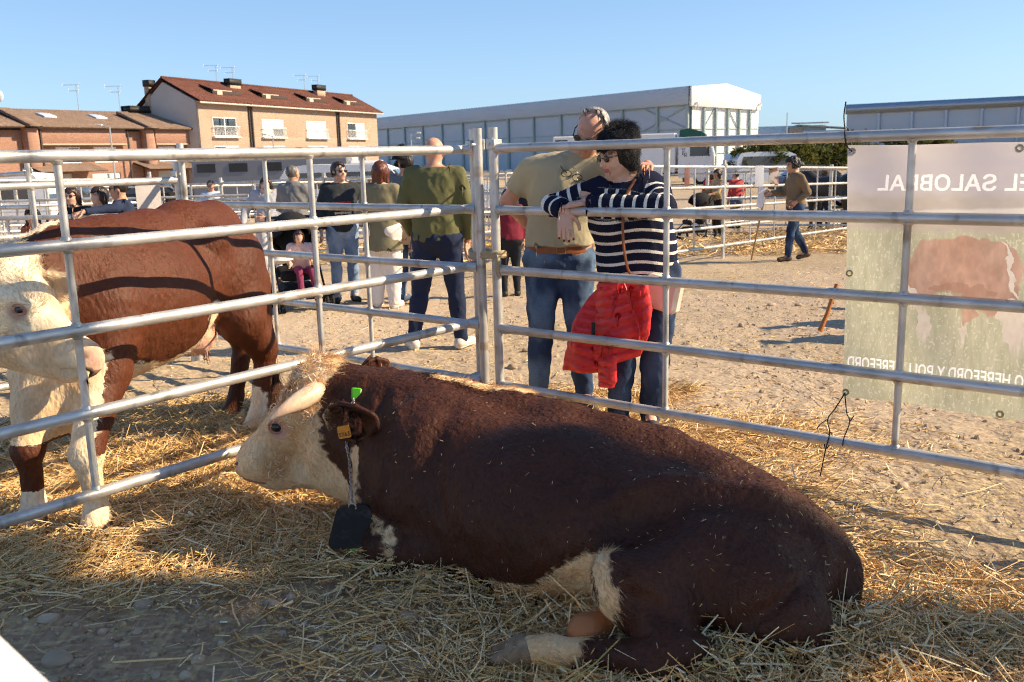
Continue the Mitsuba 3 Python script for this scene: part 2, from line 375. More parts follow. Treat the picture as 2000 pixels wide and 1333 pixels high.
for i, (x, y, r) in enumerate(STONES):
    rr = np.random.default_rng(i); s = .72 * r * V(1, rr.uniform(.6, .8), rr.uniform(.45, .6)); ang = rr.uniform(0, 180)
    m = pebble(i, 1); m.apply_scale(s); m = moved(m, x=x, y=y, z=float(gz(x, y)) + s[2] * .35, rz=ang)
    inside = (x < 1 and y < 3.6)
    one('stone', m, 'pebble', 'smooth rounded stone on the bare earth in front of the bull' if inside else 'rounded stone lying on the dry ground beyond the bull', 'stone', 'stones in front of the bull' if inside else 'stones on the far ground', smooth=True)
# small pebbles
n = 1300; xs = np.concatenate([RNG.uniform(-2.2, .4, n // 2), RNG.uniform(-2, 5, n - n // 2)]); ys = np.concatenate([RNG.uniform(2.2, 3.7, n // 2), RNG.uniform(3.5, 12, n - n // 2)])
ico = trimesh.creation.icosphere(1); iv, jf = np.array(ico.vertices), np.array(ico.faces)
rs = RNG.gamma(1.6, .003, n)[:, None] + .003
v = iv[None] * (rs * RNG.uniform(.6, 1.2, (n, 3)))[:, None] * (1 + RNG.uniform(-.12, .12, (n, len(iv), 1))) + np.stack([xs, ys, gz(xs, ys) + .002], 1)[:, None]
put('gravel', trimesh.Trimesh(v.reshape(-1, 3), (np.arange(n)[:, None, None] * len(iv) + jf).reshape(-1, 3), process=False), 'pebble', True)
labels['gravel'] = {'label': 'small loose pebbles scattered over the bare earth', 'category': 'gravel', 'kind': 'stuff'}

# clods and crumbs of the same earth
n = 9000; xs = np.concatenate([RNG.uniform(-2.4, .6, n // 2), RNG.uniform(-2, 5, n - n // 2)]); ys = np.concatenate([RNG.uniform(2.1, 4.0, n // 2), RNG.uniform(3.0, 11, n - n // 2)])
rs = RNG.gamma(1.5, .0028, n)[:, None] + .002
v = iv[None] * (rs * RNG.uniform(.6, 1.3, (n, 3)))[:, None] * (1 + RNG.uniform(-.3, .3, (n, len(iv), 1))) + np.stack([xs, ys, gz(xs, ys) + .001], 1)[:, None]
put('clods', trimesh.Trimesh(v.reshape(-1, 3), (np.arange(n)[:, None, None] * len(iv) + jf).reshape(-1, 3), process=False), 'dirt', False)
labels['clods'] = {'label': 'crumbs and small clods of dry brown earth', 'category': 'earth clods', 'kind': 'stuff'}
# ---------------------------------------------------------------- cattle
def coat(p, n, uv):
    w = smoothstep(-.012, .012, uv.x + (fbm(p.x * 45, p.y * 45, p.z * 45, 3) - .5) * .055)
    t = fbm(p.x * 7, p.y * 7, p.z * 4, 3); f = noise(p.x * 150, p.y * 150, p.z * 45)
    brown = mix((.034, .010, .0045), (.068, .021, .0085), t) * (.75 + .5 * f)
    red = mix((.07, .019, .0068), (.108, .03, .0108), t) * (.8 + .4 * f)
    tan = mix((.58, .35, .16), (.80, .60, .35), smoothstep(.25, .7, t)) * (.82 + .36 * f)
    pink = mix((.50, .27, .20), (.60, .37, .28), t)
    k = dr.floor(uv.y + 1e-3); fr = uv.y - k      # whole part: coat colour of the animal, the rest: bare skin
    return mix(mix(mix(brown, red, dr.clip(k, 0, 1)), mix(tan, tan * mi.Color3f(1.12, 1.3, 1.62), dr.clip(k, 0, 1)), w), pink, smoothstep(.3, .6, fr))
tex('coat', coat, rough=.62, spec=.3, bump=lambda p, n, uv: fbm(p.x * 70, p.y * 70, p.z * 26, 3) * .008)
tex('horn_bone', lambda p, n, uv: mix((.66, .42, .28), (.76, .60, .42), noise(p.x * 20, p.y * 20, p.z * 20)) * (.85 + .3 * noise(p.x * 120, p.y * 60, p.z * 60)), rough=.4, spec=.5)
tex('hoof_horn', lambda p, n, uv: mix((.16, .10, .055), (.34, .25, .16), noise(p.x * 60, p.y * 60, p.z * 25)), rough=.6)

def seg_dist(P, a, b, wy=1.0):
    a, b = V(*a), V(*b); S = V(1, wy, 1); q, ba = (P - a) * S, (b - a) * S
    t = np.clip((q @ ba) / (ba @ ba + 1e-9), 0, 1); return np.linalg.norm(q - t[:, None] * ba, axis=1)
def on_surface(mesh, p, d):
    """first hit of the ray with the mesh, and its normal"""
    tri = mesh.triangles; e1, e2 = tri[:, 1] - tri[:, 0], tri[:, 2] - tri[:, 0]; d = unit(d); h = np.cross(d, e2); det = (e1 * h).sum(1)
    s = np.asarray(p) - tri[:, 0]; q = np.cross(s, e1)
    with np.errstate(all='ignore'):
        u = (s * h).sum(1) / det; v = (q @ d) / det; t = (e2 * q).sum(1) / det
    ok = np.nonzero((u >= 0) & (v >= 0) & (u + v <= 1) & (t > 0))[0]
    i = ok[np.argmin(t[ok])]; return np.asarray(p) + d * t[i], unit(np.cross(e1[i], e2[i]))
def fur(key, mesh, white, kind, n, length, flow, seed, curl=None, where=None):
    """short hairs over the coat, coloured like it; curl(P) makes them longer and curlier"""
    r = np.random.default_rng(seed); P, fi = trimesh.sample.sample_surface(mesh, n, seed=seed); N = mesh.face_normals[fi]
    if where is not None: k = where(P); P, N = P[k], N[k]
    w = white(P) + (meshkit.fbm(P * 45, 3) - .5) * .05 > 0
    c = curl(P) if curl else np.zeros(len(P))
    F = flow(P); F = F - (F * N).sum(1, keepdims=True) * N; F /= np.linalg.norm(F, axis=1, keepdims=True) + 1e-6
    D = F + N * (.15 + .4 * c)[:, None] + r.normal(0, .13, P.shape) * (1 + 2.4 * c)[:, None]
    L = length * r.uniform(.6, 1.3, len(P)) * (1 + 1.3 * c) * (1 + .35 * w)
    swirl = np.stack([meshkit.noise(P * 22 + 9 * i) - .5 for i in range(3)], 1)
    bend = (r.normal(0, .2, P.shape) - N * .25) * L[:, None] * .5 + swirl * (c * 4.5 * L)[:, None]
    t = np.clip(meshkit.fbm(P * 7, 3) * .8 + r.uniform(0, .22, len(P)) + c * (meshkit.noise(P * 22 + 31) - .5) * .9 - .08, 0, 1.1)[:, None]
    dark = (V(.036, .0105, .0045), V(.082, .025, .0095)) if kind == 0 else (V(.064, .017, .006), V(.118, .033, .012))
    col = np.where(w[:, None], (V(.50, .28, .11) * (1 - t) + V(.90, .69, .41) * t) if kind == 0 else (V(.58, .45, .29) * (1 - t) + V(.92, .84, .68) * t), dark[0] * (1 - t) + dark[1] * t)
    m, cc = ribbons(P - N * .002, D, L, r.uniform(.0007, .0013, len(P)) * (1 + .4 * c), bend, col, seg=3 if curl else 2)
    put('fur', m, 'hair_paint', True, parent=key, color=cc)
    labels[f'{key}__fur'] = {'kind': 'stuff'}
def coat_uv(mesh, white, kind, skin=None):
    v = np.array(mesh.vertices); s = skin(v) if skin else np.zeros(len(v)); return np.stack([white(v), kind + np.clip(s, 0, .95)], 1)
def basis(u, n): u, n = unit(u), unit(n); w = np.cross(u, n); return np.stack([u, n, w], 1)
def ear_mesh(base, tip, side, w, cup=.4):
    """leaf-shaped ear, cupped towards side"""
    base, tip = V(*base), V(*tip); a = tip - base; L = np.linalg.norm(a); a /= L; s = unit(side - a * np.dot(side, a)); c = np.cross(a, s); b = Body()
    prof = [(0, .30), (.25, .8), (.5, 1), (.75, .8), (.95, .3)]
    for (t0, r0), (t1, r1) in zip(prof, prof[1:]):
        for q in np.linspace(-1, 1, 7):
            o0, o1 = s * q * w * r0 / 2 + c * q * q * cup * w * r0 * .5, s * q * w * r1 / 2 + c * q * q * cup * w * r1 * .5
            b.cap(base + a * L * t0 + o0, base + a * L * t1 + o1, .011, .009, .01)
    return b.mesh(.006)

# --- the lying bull
bl = Body(); bu, bn = V(.80, -.60, 0), V(-.60, -.80, 0); BR = basis(bu, bn)
bl.egg((-.26, 3.50, .29), (.40, .35, .33), BR).egg((.10, 3.22, .265), (.52, .385, .315), BR, .08).egg((.48, 3.03, .235), (.46, .33, .265), BR, .06).egg((.77, 2.86, .19), (.30, .30, .215), BR, .06)
sp = [(-.56, 3.79, .51), (-.22, 3.69, .48), (.0, 3.6, .465), (.19, 3.45, .447), (.37, 3.31, .425), (.55, 3.20, .396), (.71, 3.07, .348), (.85, 2.95, .295), (.955, 2.83, .275)]
for a, b in zip(sp, sp[1:]): bl.cap(a, b, .12, .12 if b[0] < .8 else .085, .1)
bl.cap((.60, 3.05, .36), (.56, 2.86, .35), .06, .065, .04)                                   # hook bone
bl.cap((.42, 2.93, .35), (.90, 2.74, .26), .08, .08, .05)
bl.cap((.76, 2.84, .27), (.37, 2.65, .235), .20, .14, .05).egg((.66, 2.72, .19), (.32, .19, .19), basis(V(.93, -.2, -.25), bn), .04)  # thigh, stifle
bl.cap((.40, 2.64, .19), (.47, 2.46, .10), .125, .085, .06).cap((.47, 2.46, .10), (.40, 2.42, .085), .075, .07, .04)                # shank, hock
bl.cap((.42, 2.425, .08), (.10, 2.565, .06), .060, .040, .03).cap((.10, 2.565, .06), (.03, 2.59, .045), .042, .040, .02)                  # cannon, fetlock
bl.ball((.36, 2.70, .46), .12, .10, '-').cap((.57, 2.97, .41), (.90, 2.80, .32), .045, .055, .035).ball((.57, 2.86, .385), .055, .05)                                                         # flank hollow
bl.egg((-.27, 3.36, .30), (.22, .16, .27), BR, .07).cap((-.32, 3.55, .50), (-.34, 3.33, .26), .10, .13, .08)                          # shoulder
bl.cap((-.10, 3.13, .13), (-.47, 3.26, .10), .115, .09, .05).ball((-.50, 3.265, .10), .085, .04).cap((-.48, 3.25, .05), (-.1, 3.12, .045), .055, .05, .03)  # folded foreleg
bl.egg((-.50, 3.46, .19), (.14, .17, .17), BR, .08)                                              # brisket
bl.cap((-.36, 3.62, .36), (-.70, 3.80, .40), .255, .185, .1).cap((-.50, 3.60, .22), (-.74, 3.77, .22), .15, .105, .08).cap((-.40, 3.70, .52), (-.72, 3.85, .55), .12, .12, .1)
bl.ball((-.84, 3.84, .53), (.12, .135, .125), .06).ball((-.79, 3.81, .38), (.135, .13, .155), .08)
bl.cap((-.86, 3.845, .50), (-1.10, 3.865, .285), .125, .092, .06).ball((-1.125, 3.865, .245), (.085, .09, .08), .08).ball((-1.075, 3.805, .275), .06, .07).ball((-1.175, 3.865, .245), (.05, .072, .06), .03)
bl.cap((-.80, 3.82, .225), (-1.04, 3.86, .165), .09, .052, .06).ball((-1.07, 3.86, .16), (.05, .05, .035), .03)
bl.ball((-.815, 3.86, .635), (.105, .10, .075), .04).cap((-.93, 3.775, .465), (-.86, 3.75, .50), .045, .05, .04)                       # poll tuft, brow
bl.ball((-1.01, 3.73, .425), .034, .02, '-').ball((-1.222, 3.82, .25), .015, .012, '-').cap((-1.20, 3.80, .195), (-1.06, 3.785, .178), .006, .006, .010, None, '-')
tl = spline([(.95, 2.82, .34), (1.02, 2.77, .28), (1.045, 2.72, .19), (1.0, 2.67, .09), (.90, 2.635, .05), (.76, 2.64, .05)], 3)
for i in range(len(tl) - 1): bl.cap(tl[i], tl[i + 1], .042 - .0010 * i, .042 - .0010 * (i + 1), .03)
def bull_wrinkle(P):
    x, y, z = P[..., 0], P[..., 1], P[..., 2]
    neck = np.exp(-((x + .50) / .13) ** 2); ph = (x * .8 - z * .22 + .10 * meshkit.fbm(P * V(3, 3, 2.2), 2, 14)) * 88
    u = (x + .2) * .8 - (y - 3.4) * .6; rib = np.clip((u + .02) * 6, 0, 1) * np.clip((.52 - u) * 6, 0, 1) * np.clip((.52 - z) * 8, 0, 1) * np.clip((z - .12) * 8, 0, 1)
    return neck * np.sin(ph) * .0075 * meshkit.noise(P * 6, 15) + rib * np.sin((u + z * .35 + .05 * meshkit.noise(P * 5, 22)) * 72) * .0035 + (meshkit.fbm(P * 7, 2, 3) - .5) * .022 + (meshkit.fbm(P * 28, 2, 5) - .5) * .008
CREASES = [(.022, .038, [(.332, 2.733, .323), (.414, 2.798, .38), (.524, 2.773, .431), (.664, 2.744, .438), (.819, 2.719, .418), (.909, 2.691, .359)]), (.020, .030, [(.335, 2.512, .243), (.412, 2.474, .22), (.494, 2.436, .189), (.58, 2.555, .097)]),
           (.020, .05, [(-.238, 3.358, .601), (-.298, 3.205, .491), (-.287, 3.103, .353), (-.211, 2.978, .25), (-.142, 2.934, .174)]), (-.022, .032, [(.287, 2.846, .409), (.459, 2.875, .476), (.655, 2.85, .462), (.794, 2.80, .445), (.954, 2.784, .388)]),
           (.020, .022, [(.93, 2.655, .307), (.84, 2.53, .275), (.737, 2.475, .223), (.667, 2.479, .177)]), (-.012, .03, [(-1.03, 3.76, .455), (-1.008, 3.775, .475), (-.95, 3.73, .49), (-.902, 3.70, .485)]), (.010, .025, [(-.862, 3.675, .375), (-.90, 3.73, .27), (-.95, 3.78, .20)]), (-.010, .04, [(-.80, 3.66, .33), (-.84, 3.68, .26)]),
           (-.016, .07, [(-.18, 3.17, .42), (-.14, 3.08, .30)]), (.012, .05, [(.30, 2.95, .43), (.33, 2.80, .36), (.31, 2.70, .27)])]
def bull_extra(P):
    e = bull_wrinkle(P); sh = P.shape[:-1]; Q = P.reshape(-1, 3).astype(float); o = np.zeros(len(Q))
    for amp, w, pl in CREASES:
        p = np.array(pl); k = np.nonzero(((Q > p.min(0) - 3 * w) & (Q < p.max(0) + 3 * w)).all(1))[0]; d = np.full(len(k), 9.0)
        for a, b in zip(p, p[1:]): d = np.minimum(d, seg_dist(Q[k], a, b))
        o[k] += amp * np.exp(-(d / w) ** 2)
    return e + o.reshape(sh)
bull_mesh = bl.mesh(.0115, extra=bull_extra)
def bull_white(P):
    x, z = P[:, 0], P[:, 2]
    f = -x - np.interp(z, [.05, .16, .25, .31, .38, .47, .55, .60, .64, .70], [.60, .62, .66, .75, .79, .80, .81, .82, .77, .72])
    for a, b, r in (((-.30, 3.70, .63), (.04, 3.61, .61), .05), ((.28, 2.73, .345), (.245, 2.62, .29), .036), ((.245, 2.62, .29), (.265, 2.56, .22), .038), ((.265, 2.56, .24), (.262, 2.60, .14), .035), ((.27, 2.72, .19), (.16, 2.88, .12), .10), ((.16, 2.88, .12), (-.03, 2.96, .07), .07), ((-.192, 3.02, .10), (-.192, 3.03, .03), .02), ((-.1, 2.58, .06), (.13, 2.545, .09), .075),
                    ((-.635, 3.456, .40), (-.60, 3.40, .30), .045), ((-.60, 3.40, .30), (-.60, 3.36, .20), .05), ((-.56, 3.33, .22), (-.50, 3.24, .17), .026), ((-.47, 3.2, .18), (-.475, 3.17, .12), .02)):
        f = np.maximum(f, r - seg_dist(P, a, b))
    return np.clip(f, -.2, .2)
def bull_skin(P):
    s = np.maximum(0, .9 - np.linalg.norm((P - V(-1.21, 3.86, .235)) / V(.035, .11, .07), axis=1) * .6)
    s = np.maximum(s, .85 - np.linalg.norm((P - V(-1.0, 3.74, .425)), axis=1) / .058 * .5)
    return np.maximum(s, .6 - np.linalg.norm((P - V(-1.15, 3.79, .186)) / V(.06, .05, .012), axis=1) * .5)
B = thing('bull', 'dark red-brown white-faced bull with curved horns lying in the straw of the near pen', 'bull')
put('body', bull_mesh, 'coat', True, parent=B, uv=coat_uv(bull_mesh, bull_white, 0, bull_skin))
def bull_flow(P):
    f = np.tile(V(.75, -.45, -.45), (len(P), 1)); h = P[:, 0] < -.72
    f[h] = V(.7, -.1, -.1) ; return f
def bull_curl(P): return np.clip((-.66 - P[:, 0]) * 6, 0, 1) * np.clip((P[:, 0] + 1.16) * 6, 0, 1) * np.clip((P[:, 2] - .45) * 5, .12, .7) + .25 * ((np.abs(bull_white(P)) < .05) & (P[:, 0] > -.6))
notfar = lambda P: (P[:, 0] * .6 + P[:, 1] * .8 < 2.87 + .12 + .12 * (P[:, 0] < -.5)) | (P[:, 2] > .3)
fur(B, bull_mesh, bull_white, 0, 95000, .019, bull_flow, 1, bull_curl, lambda P: notfar(P) & (P[:, 0] > -1.20) & (np.linalg.norm(P - V(-1.01, 3.74, .425), axis=1) > .034))
def curls(key, mesh, where, n, seed, rad=.010, length=.034, th=.0024):
    r = np.random.default_rng(seed); P, fi = trimesh.sample.sample_surface(mesh, n, seed=seed); N = mesh.face_normals[fi]; k = where(P) > r.uniform(0, 1, n); P, N = P[k], N[k]; n = len(P)
    T_ = r.normal(0, .6, (n, 3)) + V(.2, -.1, -.8); T_ -= (T_ * N).sum(1, keepdims=True) * N; T_ /= np.linalg.norm(T_, axis=1, keepdims=True); S_ = np.cross(N, T_); ms, cs = [], []
    L = length * r.uniform(.5, 1.3, n); turns = r.uniform(.5, 1.3, n); ph = r.uniform(0, 6.28, n); R_ = rad * r.uniform(.6, 1.4, n); seg = 9; sides = 4; rows = []
    prev = None; C_ = []
    for i in range(seg + 1):
        u = i / seg; a = ph + turns * 2 * np.pi * u
        C_.append(P + T_ * (L * u)[:, None] + S_ * (R_ * np.sin(a))[:, None] + N * (R_ * .7 * np.cos(a) + R_ * .55)[:, None])
    for i in range(seg + 1):
        t = C_[min(i + 1, seg)] - C_[max(i - 1, 0)]; t /= np.linalg.norm(t, axis=1, keepdims=True) + 1e-9; a1 = np.cross(t, N + .01); a1 /= np.linalg.norm(a1, axis=1, keepdims=True) + 1e-9; b1 = np.cross(t, a1); w = th * (1 - .7 * (i / seg) ** 2) * r.uniform(.7, 1.3, n) if i == 0 else w0 * (1 - .7 * (i / seg) ** 2)
        if i == 0: w0 = w
        for q in range(sides): an = 6.2832 * q / sides; rows.append(C_[i] + w[:, None] * (math.cos(an) * a1 + math.sin(an) * b1))
    m = (seg + 1) * sides; v = np.stack(rows, 1).reshape(-1, 3); f = []
    for i in range(seg):
        for q in range(sides): p0, p1 = i * sides + q, i * sides + (q + 1) % sides; f += [(p0, p1, p1 + sides), (p0, p1 + sides, p0 + sides)]
    F = (np.arange(n)[:, None, None] * m + np.array(f)[None]).reshape(-1, 3); t = np.clip(r.uniform(0, 1, (n, 1)) * .7 + meshkit.fbm(P * 12, 2)[:, None] * .4, 0, 1)
    put('curl', trimesh.Trimesh(v, F, process=False), 'hair_paint', True, parent=key, color=np.repeat(V(.60, .45, .28) * (1 - t) + V(.95, .86, .68) * t, m, 0)); labels[f'{key}__curl'] = {'kind': 'stuff'}
def face_curl(P):
    w = np.clip((-.775 - P[:, 0]) * 12, 0, 1) * np.clip((P[:, 0] + 1.10) * 10, 0, 1) * np.clip((P[:, 2] - .14) * 10, 0, 1) * (np.linalg.norm(P - V(-1.01, 3.74, .425), axis=1) > .05)
    return w * np.clip(.02 + (P[:, 2] - .42) * 4.5, .04, 1)
curls(B, bull_mesh, face_curl, 14000, 21)
hm = tube(spline([(-.80, 3.79, .585), (-.835, 3.715, .585), (-.885, 3.65, .565), (-.935, 3.60, .545), (-.985, 3.575, .515)], 5), np.concatenate([np.linspace(.048, .04, 10), np.linspace(.038, .007, 11)]), 18)
put('horn', hm, 'horn_bone', True, parent=B)
put('horn', tube(spline([(-.82, 3.94, .60), (-.86, 4.03, .58), (-.92, 4.09, .55), (-.98, 4.10, .52)], 5), np.linspace(.042, .007, 16), 14), 'horn_bone', True, parent=B)
em = ear_mesh((-.75, 3.60, .50), (-.515, 3.38, .565), V(.1, -.45, 1), .17, .3)
put('ear', em, 'coat', True, parent=B, uv=coat_uv(em, lambda P: -.66 - .1 - P[:, 0], 0))
ear_white = lambda P: -.735 - P[:, 0]
k_ = 'bull_ear'
fp = em
def ear_fur(par, mesh, white, kind, n, seed, flow, L=.016):
    fur(par, mesh, white, kind, n, L, lambda P: np.tile(flow, (len(P), 1)), seed)
ear_fur(B + '__ear', em, ear_white, 0, 5000, 4, V(.8, -.5, -.2))
em2 = ear_mesh((-.70, 3.96, .56), (-.555, 4.06, .63), V(0, .3, 1), .12)
put('ear', em2, 'coat', True, parent=B, uv=coat_uv(em2, lambda P: 0 * P[:, 0] - .1, 0))
ep, en = on_surface(bull_mesh, (-1.008, 3.2, .428), (0, 1, 0))
put('eye', trimesh.creation.icosphere(3, .026).apply_translation(ep + V(0, .012, 0)), mat((.012, .009, .008), .12, spec=.7), True, parent=B)
lid = [ep + V(.034 * math.cos(t), .003 - .008 * abs(math.sin(t)), .023 * math.sin(t) - .004 * math.cos(t)) for t in np.linspace(0, 2 * math.pi, 25)]
put('eyelid', tube(lid, .0065, 8), mat((.38, .17, .12), .5), True, parent=B)
hf = Body().cap((.015, 2.575, .042), (-.075, 2.575, .018), .036, .020, .015).cap((.015, 2.615, .042), (-.07, 2.635, .018), .034, .020, .003).cap((.03, 2.595, .042), (.0, 2.60, .042), .040, .040, .02)
put('hoof', hf.mesh(.008, clip=lambda P: .012 - P[..., 2]), 'hoof_horn', True, parent=B)
sc = Body().ball((.205, 2.60, .085), (.062, .055, .07), .02).ball((.25, 2.64, .08), (.055, .05, .065), .02)
put('scrotum', sc.mesh(.009, extra=lambda P: (meshkit.noise(P * 60) - .5) * .006), mat((.36, .13, .045), .55), True, parent=B)
np_, nn_ = on_surface(bull_mesh, (-1.196, 3.0, .262), (0, 1, 0)); no_ = trimesh.creation.icosphere(2, 1.0); no_.apply_scale((.017, .008, .009)); put('nostril', no_.apply_translation(np_ + V(.004, .004, 0)), mat((.27, .10, .075), .4), True, parent=B)
put('lip', tube(spline([on_surface(bull_mesh, (x, 3.0, z), (0, 1, 0))[0] + V(0, .001, 0) for x, z in ((-1.185, .192), (-1.15, .180), (-1.115, .172), (-1.08, .168))], 4), [.004] + [.0065] * 11 + [.003], 8), mat((.36, .15, .11), .35), True, parent=B)
# ear tags: orange with its number, green above
def plate(w, h, t, r): return extrude(trimesh.path.polygons.Polygon([(-w / 2, -h / 2), (w / 2, -h / 2), (w / 2, h / 2), (-w / 2, h / 2)]).buffer(-r).buffer(r), t)
tc, tn_ = on_surface(em, (-.672, 3.0, .478), (0, 1, 0)); tx = unit(V(.90, -.42, .25)); tn = unit(V(-.35, -.93, .12)); tx = unit(tx - tn * (tx @ tn)); ty = np.cross(tn, tx); tc = tc - V(0, .012, 0)
tg = thing('ear_tag', 'orange plastic ear tag with a number in the near ear of the lying bull', 'ear tag')
put('plate', frame_mesh(plate(.058, .050, .004, .008), tc, tx, ty, tn), mat((.75, .27, .02), .45), parent=tg)
nm = meshkit.text_mesh('5363', .015, .001, bold=True); nm.apply_translation((-nm.bounds[:, 0].mean(), -.017, .004)); put('number', frame_mesh(nm, tc, tx, ty, tn), mat((.03, .02, .01), .6), parent=tg)
# collar: chain, black box with a green clip, green unit on top
ck = thing('collar', 'chain collar of the bull with black plastic box and green unit', 'collar')
gc, gn = on_surface(bull_mesh, (-.655, 3.2, .595), (0, 1, 0))
put('unit', frame_mesh(box(0, 0, 0, .045, .055, .026, bev=.006), gc + V(.015, -.002, -.005), unit(V(1, 0, -.1)), unit(V(0, .35, .9)), unit(V(.05, -.9, .35))), mat((.07, .36, .012), .4), parent=ck)
bx = [(-.083, -.078), (.083, -.078), (.090, -.05), (.062, .068), (.045, .082), (-.045, .082), (-.062, .068), (-.090, -.05)]
bc, ex_, ez_ = V(-.615, 3.27, .155), unit(V(1, .08, 0)), unit(V(.03, .28, .96)); ey_ = np.cross(ez_, ex_)
boxm = extrude(trimesh.path.polygons.Polygon(bx).buffer(-.018).buffer(.018), .045); boxm.apply_translation((0, 0, -.022))
put('box', frame_mesh(boxm, bc + V(0, 0, .022), ex_, ez_, np.cross(ex_, ez_)), tex('black_plastic', lambda p, n, uv: mix((.008, .009, .010), (.035, .034, .03), smoothstep(.5, .8, fbm(p.x * 30, p.y * 30, p.z * 30, 3))), rough=.55, spec=.25), 20, parent=ck)
put('clip', frame_mesh(box(0, 0, 0, .034, .05, .02, bev=.004), bc + V(0, -.016, -.052), ex_, np.cross(ez_, ex_), ez_), mat((.16, .55, .03), .4), parent=ck)
def chain(pts, step=.017, r=.0022):
    p = spline(pts, 40); d = np.concatenate([[0], np.cumsum(np.linalg.norm(np.diff(p, axis=0), axis=1))]); out = []
    for i, s in enumerate(np.arange(0, d[-1], step * .8)):
        c = V(*[np.interp(s, d, p[:, k]) for k in range(3)]); c2 = V(*[np.interp(min(s + step * .8, d[-1] + 1e-4), d, p[:, k]) for k in range(3)]); t = unit(c2 - c + 1e-9); a = unit(np.cross(t, (0.3, 1, .1))); b = np.cross(t, a)
        q = a if i % 2 else b
        out.append(tube([c + t * step * .55 * math.cos(u) + q * .0052 * math.sin(u) for u in np.linspace(0, 2 * math.pi, 11)], r, 5, cap=False))
    return out
cp = []
for x, z in ((-.650, .575), (-.668, .50), (-.668, .42), (-.655, .36)):
    q, nn = on_surface(bull_mesh, (x, 3.0, z), (0, 1, 0)); cp.append(q + V(0, -.010, 0))
cp.append(bc + V(.0, .0, .115))
put('chain', chain(cp), mat((.55, .53, .5), .3, .9), True, parent=ck)
put('ring', tube([bc + V(.014 * math.cos(u), 0, .098 + .018 * math.sin(u)) for u in np.linspace(0, 6.283, 17)], .003, 6), mat((.55, .53, .5), .3, .9), True, parent=ck)

# --- the standing cow
cw = Body(); cu, cn = V(-.22, -.976, 0), V(.976, -.22, 0); CR = basis(cu, cn)
cw.egg((-1.90, 4.22, .90), (.34, .27, .37), CR).egg((-1.83, 4.46, .905), (.52, .345, .36), CR, .08).egg((-1.68, 4.90, .98), (.40, .30, .32), CR, .08)
ct = [(-2.02, 3.86, 1.13), (-1.96, 4.02, 1.165), (-1.86, 4.25, 1.17), (-1.78, 4.5, 1.185), (-1.70, 4.80, 1.215), (-1.62, 5.05, 1.20), (-1.58, 5.20, 1.10)]
for a, b in zip(ct, ct[1:]): cw.cap(a, b, .11, .11, .1)
cw.ball((-1.49, 4.70, 1.16), .05, .10).ball((-1.52, 5.08, 1.06), .075, .07).ball((-1.90, 4.76, 1.17), .06, .08)
for s, dy, dx in ((1, .05, .03), (-1, .42, -.20)):
    o = V(dx, dy, 0)
    cw.cap(V(-1.55, 4.93, 1.0) + o, V(-1.47, 4.80, .72) + o, .19, .135, .07).cap(V(-1.50, 4.98, .85) + o, V(-1.44, 5.03, .55) + o, .15, .075, .06)
    cw.cap(V(-1.47, 4.82, .70) + o, V(-1.43, 5.02, .50) + o, .11, .07, .05).cap(V(-1.42, 5.04, .49) + o, V(-1.47, 4.97, .16) + o, .058, .045, .03).cap(V(-1.47, 4.97, .16) + o, V(-1.50, 4.93, .06) + o, .05, .055, .02)
for hip, elb, kn, fe, ho in (((-1.80, 4.06, .92), (-1.79, 3.95, .66), (-1.785, 3.68, .36), (-1.78, 3.70, .13), (-1.777, 3.66, .05)), ((-2.09, 4.06, .92), (-2.07, 3.97, .66), (-2.05, 3.73, .37), (-2.065, 3.75, .13), (-2.075, 3.71, .05))):
    cw.cap(hip, elb, .17, .115, .06).cap(elb, kn, .105, .062, .04).ball(kn, .066, .02).cap(kn, fe, .05, .043, .02).cap(fe, ho, .05, .058, .02)
cw.egg((-1.99, 3.94, .62), (.15, .19, .25), CR, .08).ball((-2.03, 3.86, .50), .12, .06).cap((-1.94, 4.12, .98), (-2.06, 3.84, 1.0), .25, .17, .08).cap((-2.0, 4.0, 1.1), (-2.04, 3.80, 1.12), .13, .10, .06)
n_head = len(cw.p)
cw.ball((-1.945, 3.56, 1.04), (.115, .12, .12), .06).cap((-1.925, 3.555, 1.02), (-1.735, 3.555, .815), .118, .078, .05).ball((-1.695, 3.555, .79), (.078, .085, .075), .04)
cw.cap((-1.97, 3.55, .87), (-1.76, 3.55, .755), .105, .055, .06).ball((-1.95, 3.57, 1.13), (.08, .08, .06), .04).ball((-1.655, 3.495, .815), .014, .012, '-').cap((-1.66, 3.50, .755), (-1.80, 3.47, .775), .006, .008, .01, None, '-')
cw.cap((-1.90, 3.465, 1.055), (-1.83, 3.475, 1.03), .03, .028, .03).ball((-1.87, 3.425, 1.012), .025, .015, '-')
HS = 1.04
for q in range(n_head, len(cw.p)):
    a_, b_, ra, rb, kk, fl, op = cw.p[q]; cw.p[q] = (EYE + (a_ - EYE) * HS, None if b_ is None else EYE + (b_ - EYE) * HS, ra * HS, None if rb is None else rb * HS, kk, fl, op)
def hp(*p): return EYE + (V(*p) - EYE) * HS
cw.ball((-1.64, 4.70, .64), (.10, .10, .09), .05)
for a, b in (((-1.57, 4.64), 0), ((-1.60, 4.74), 0)): cw.cap((*a, .58), (*a, .52), .016, .011, .012)
def cow_wrinkle(P): return (meshkit.fbm(P * 6, 2, 8) - .5) * .02 + (meshkit.fbm(P * 26, 2, 9) - .5) * .006
cow_mesh = cw.mesh(.0135, extra=cow_wrinkle)
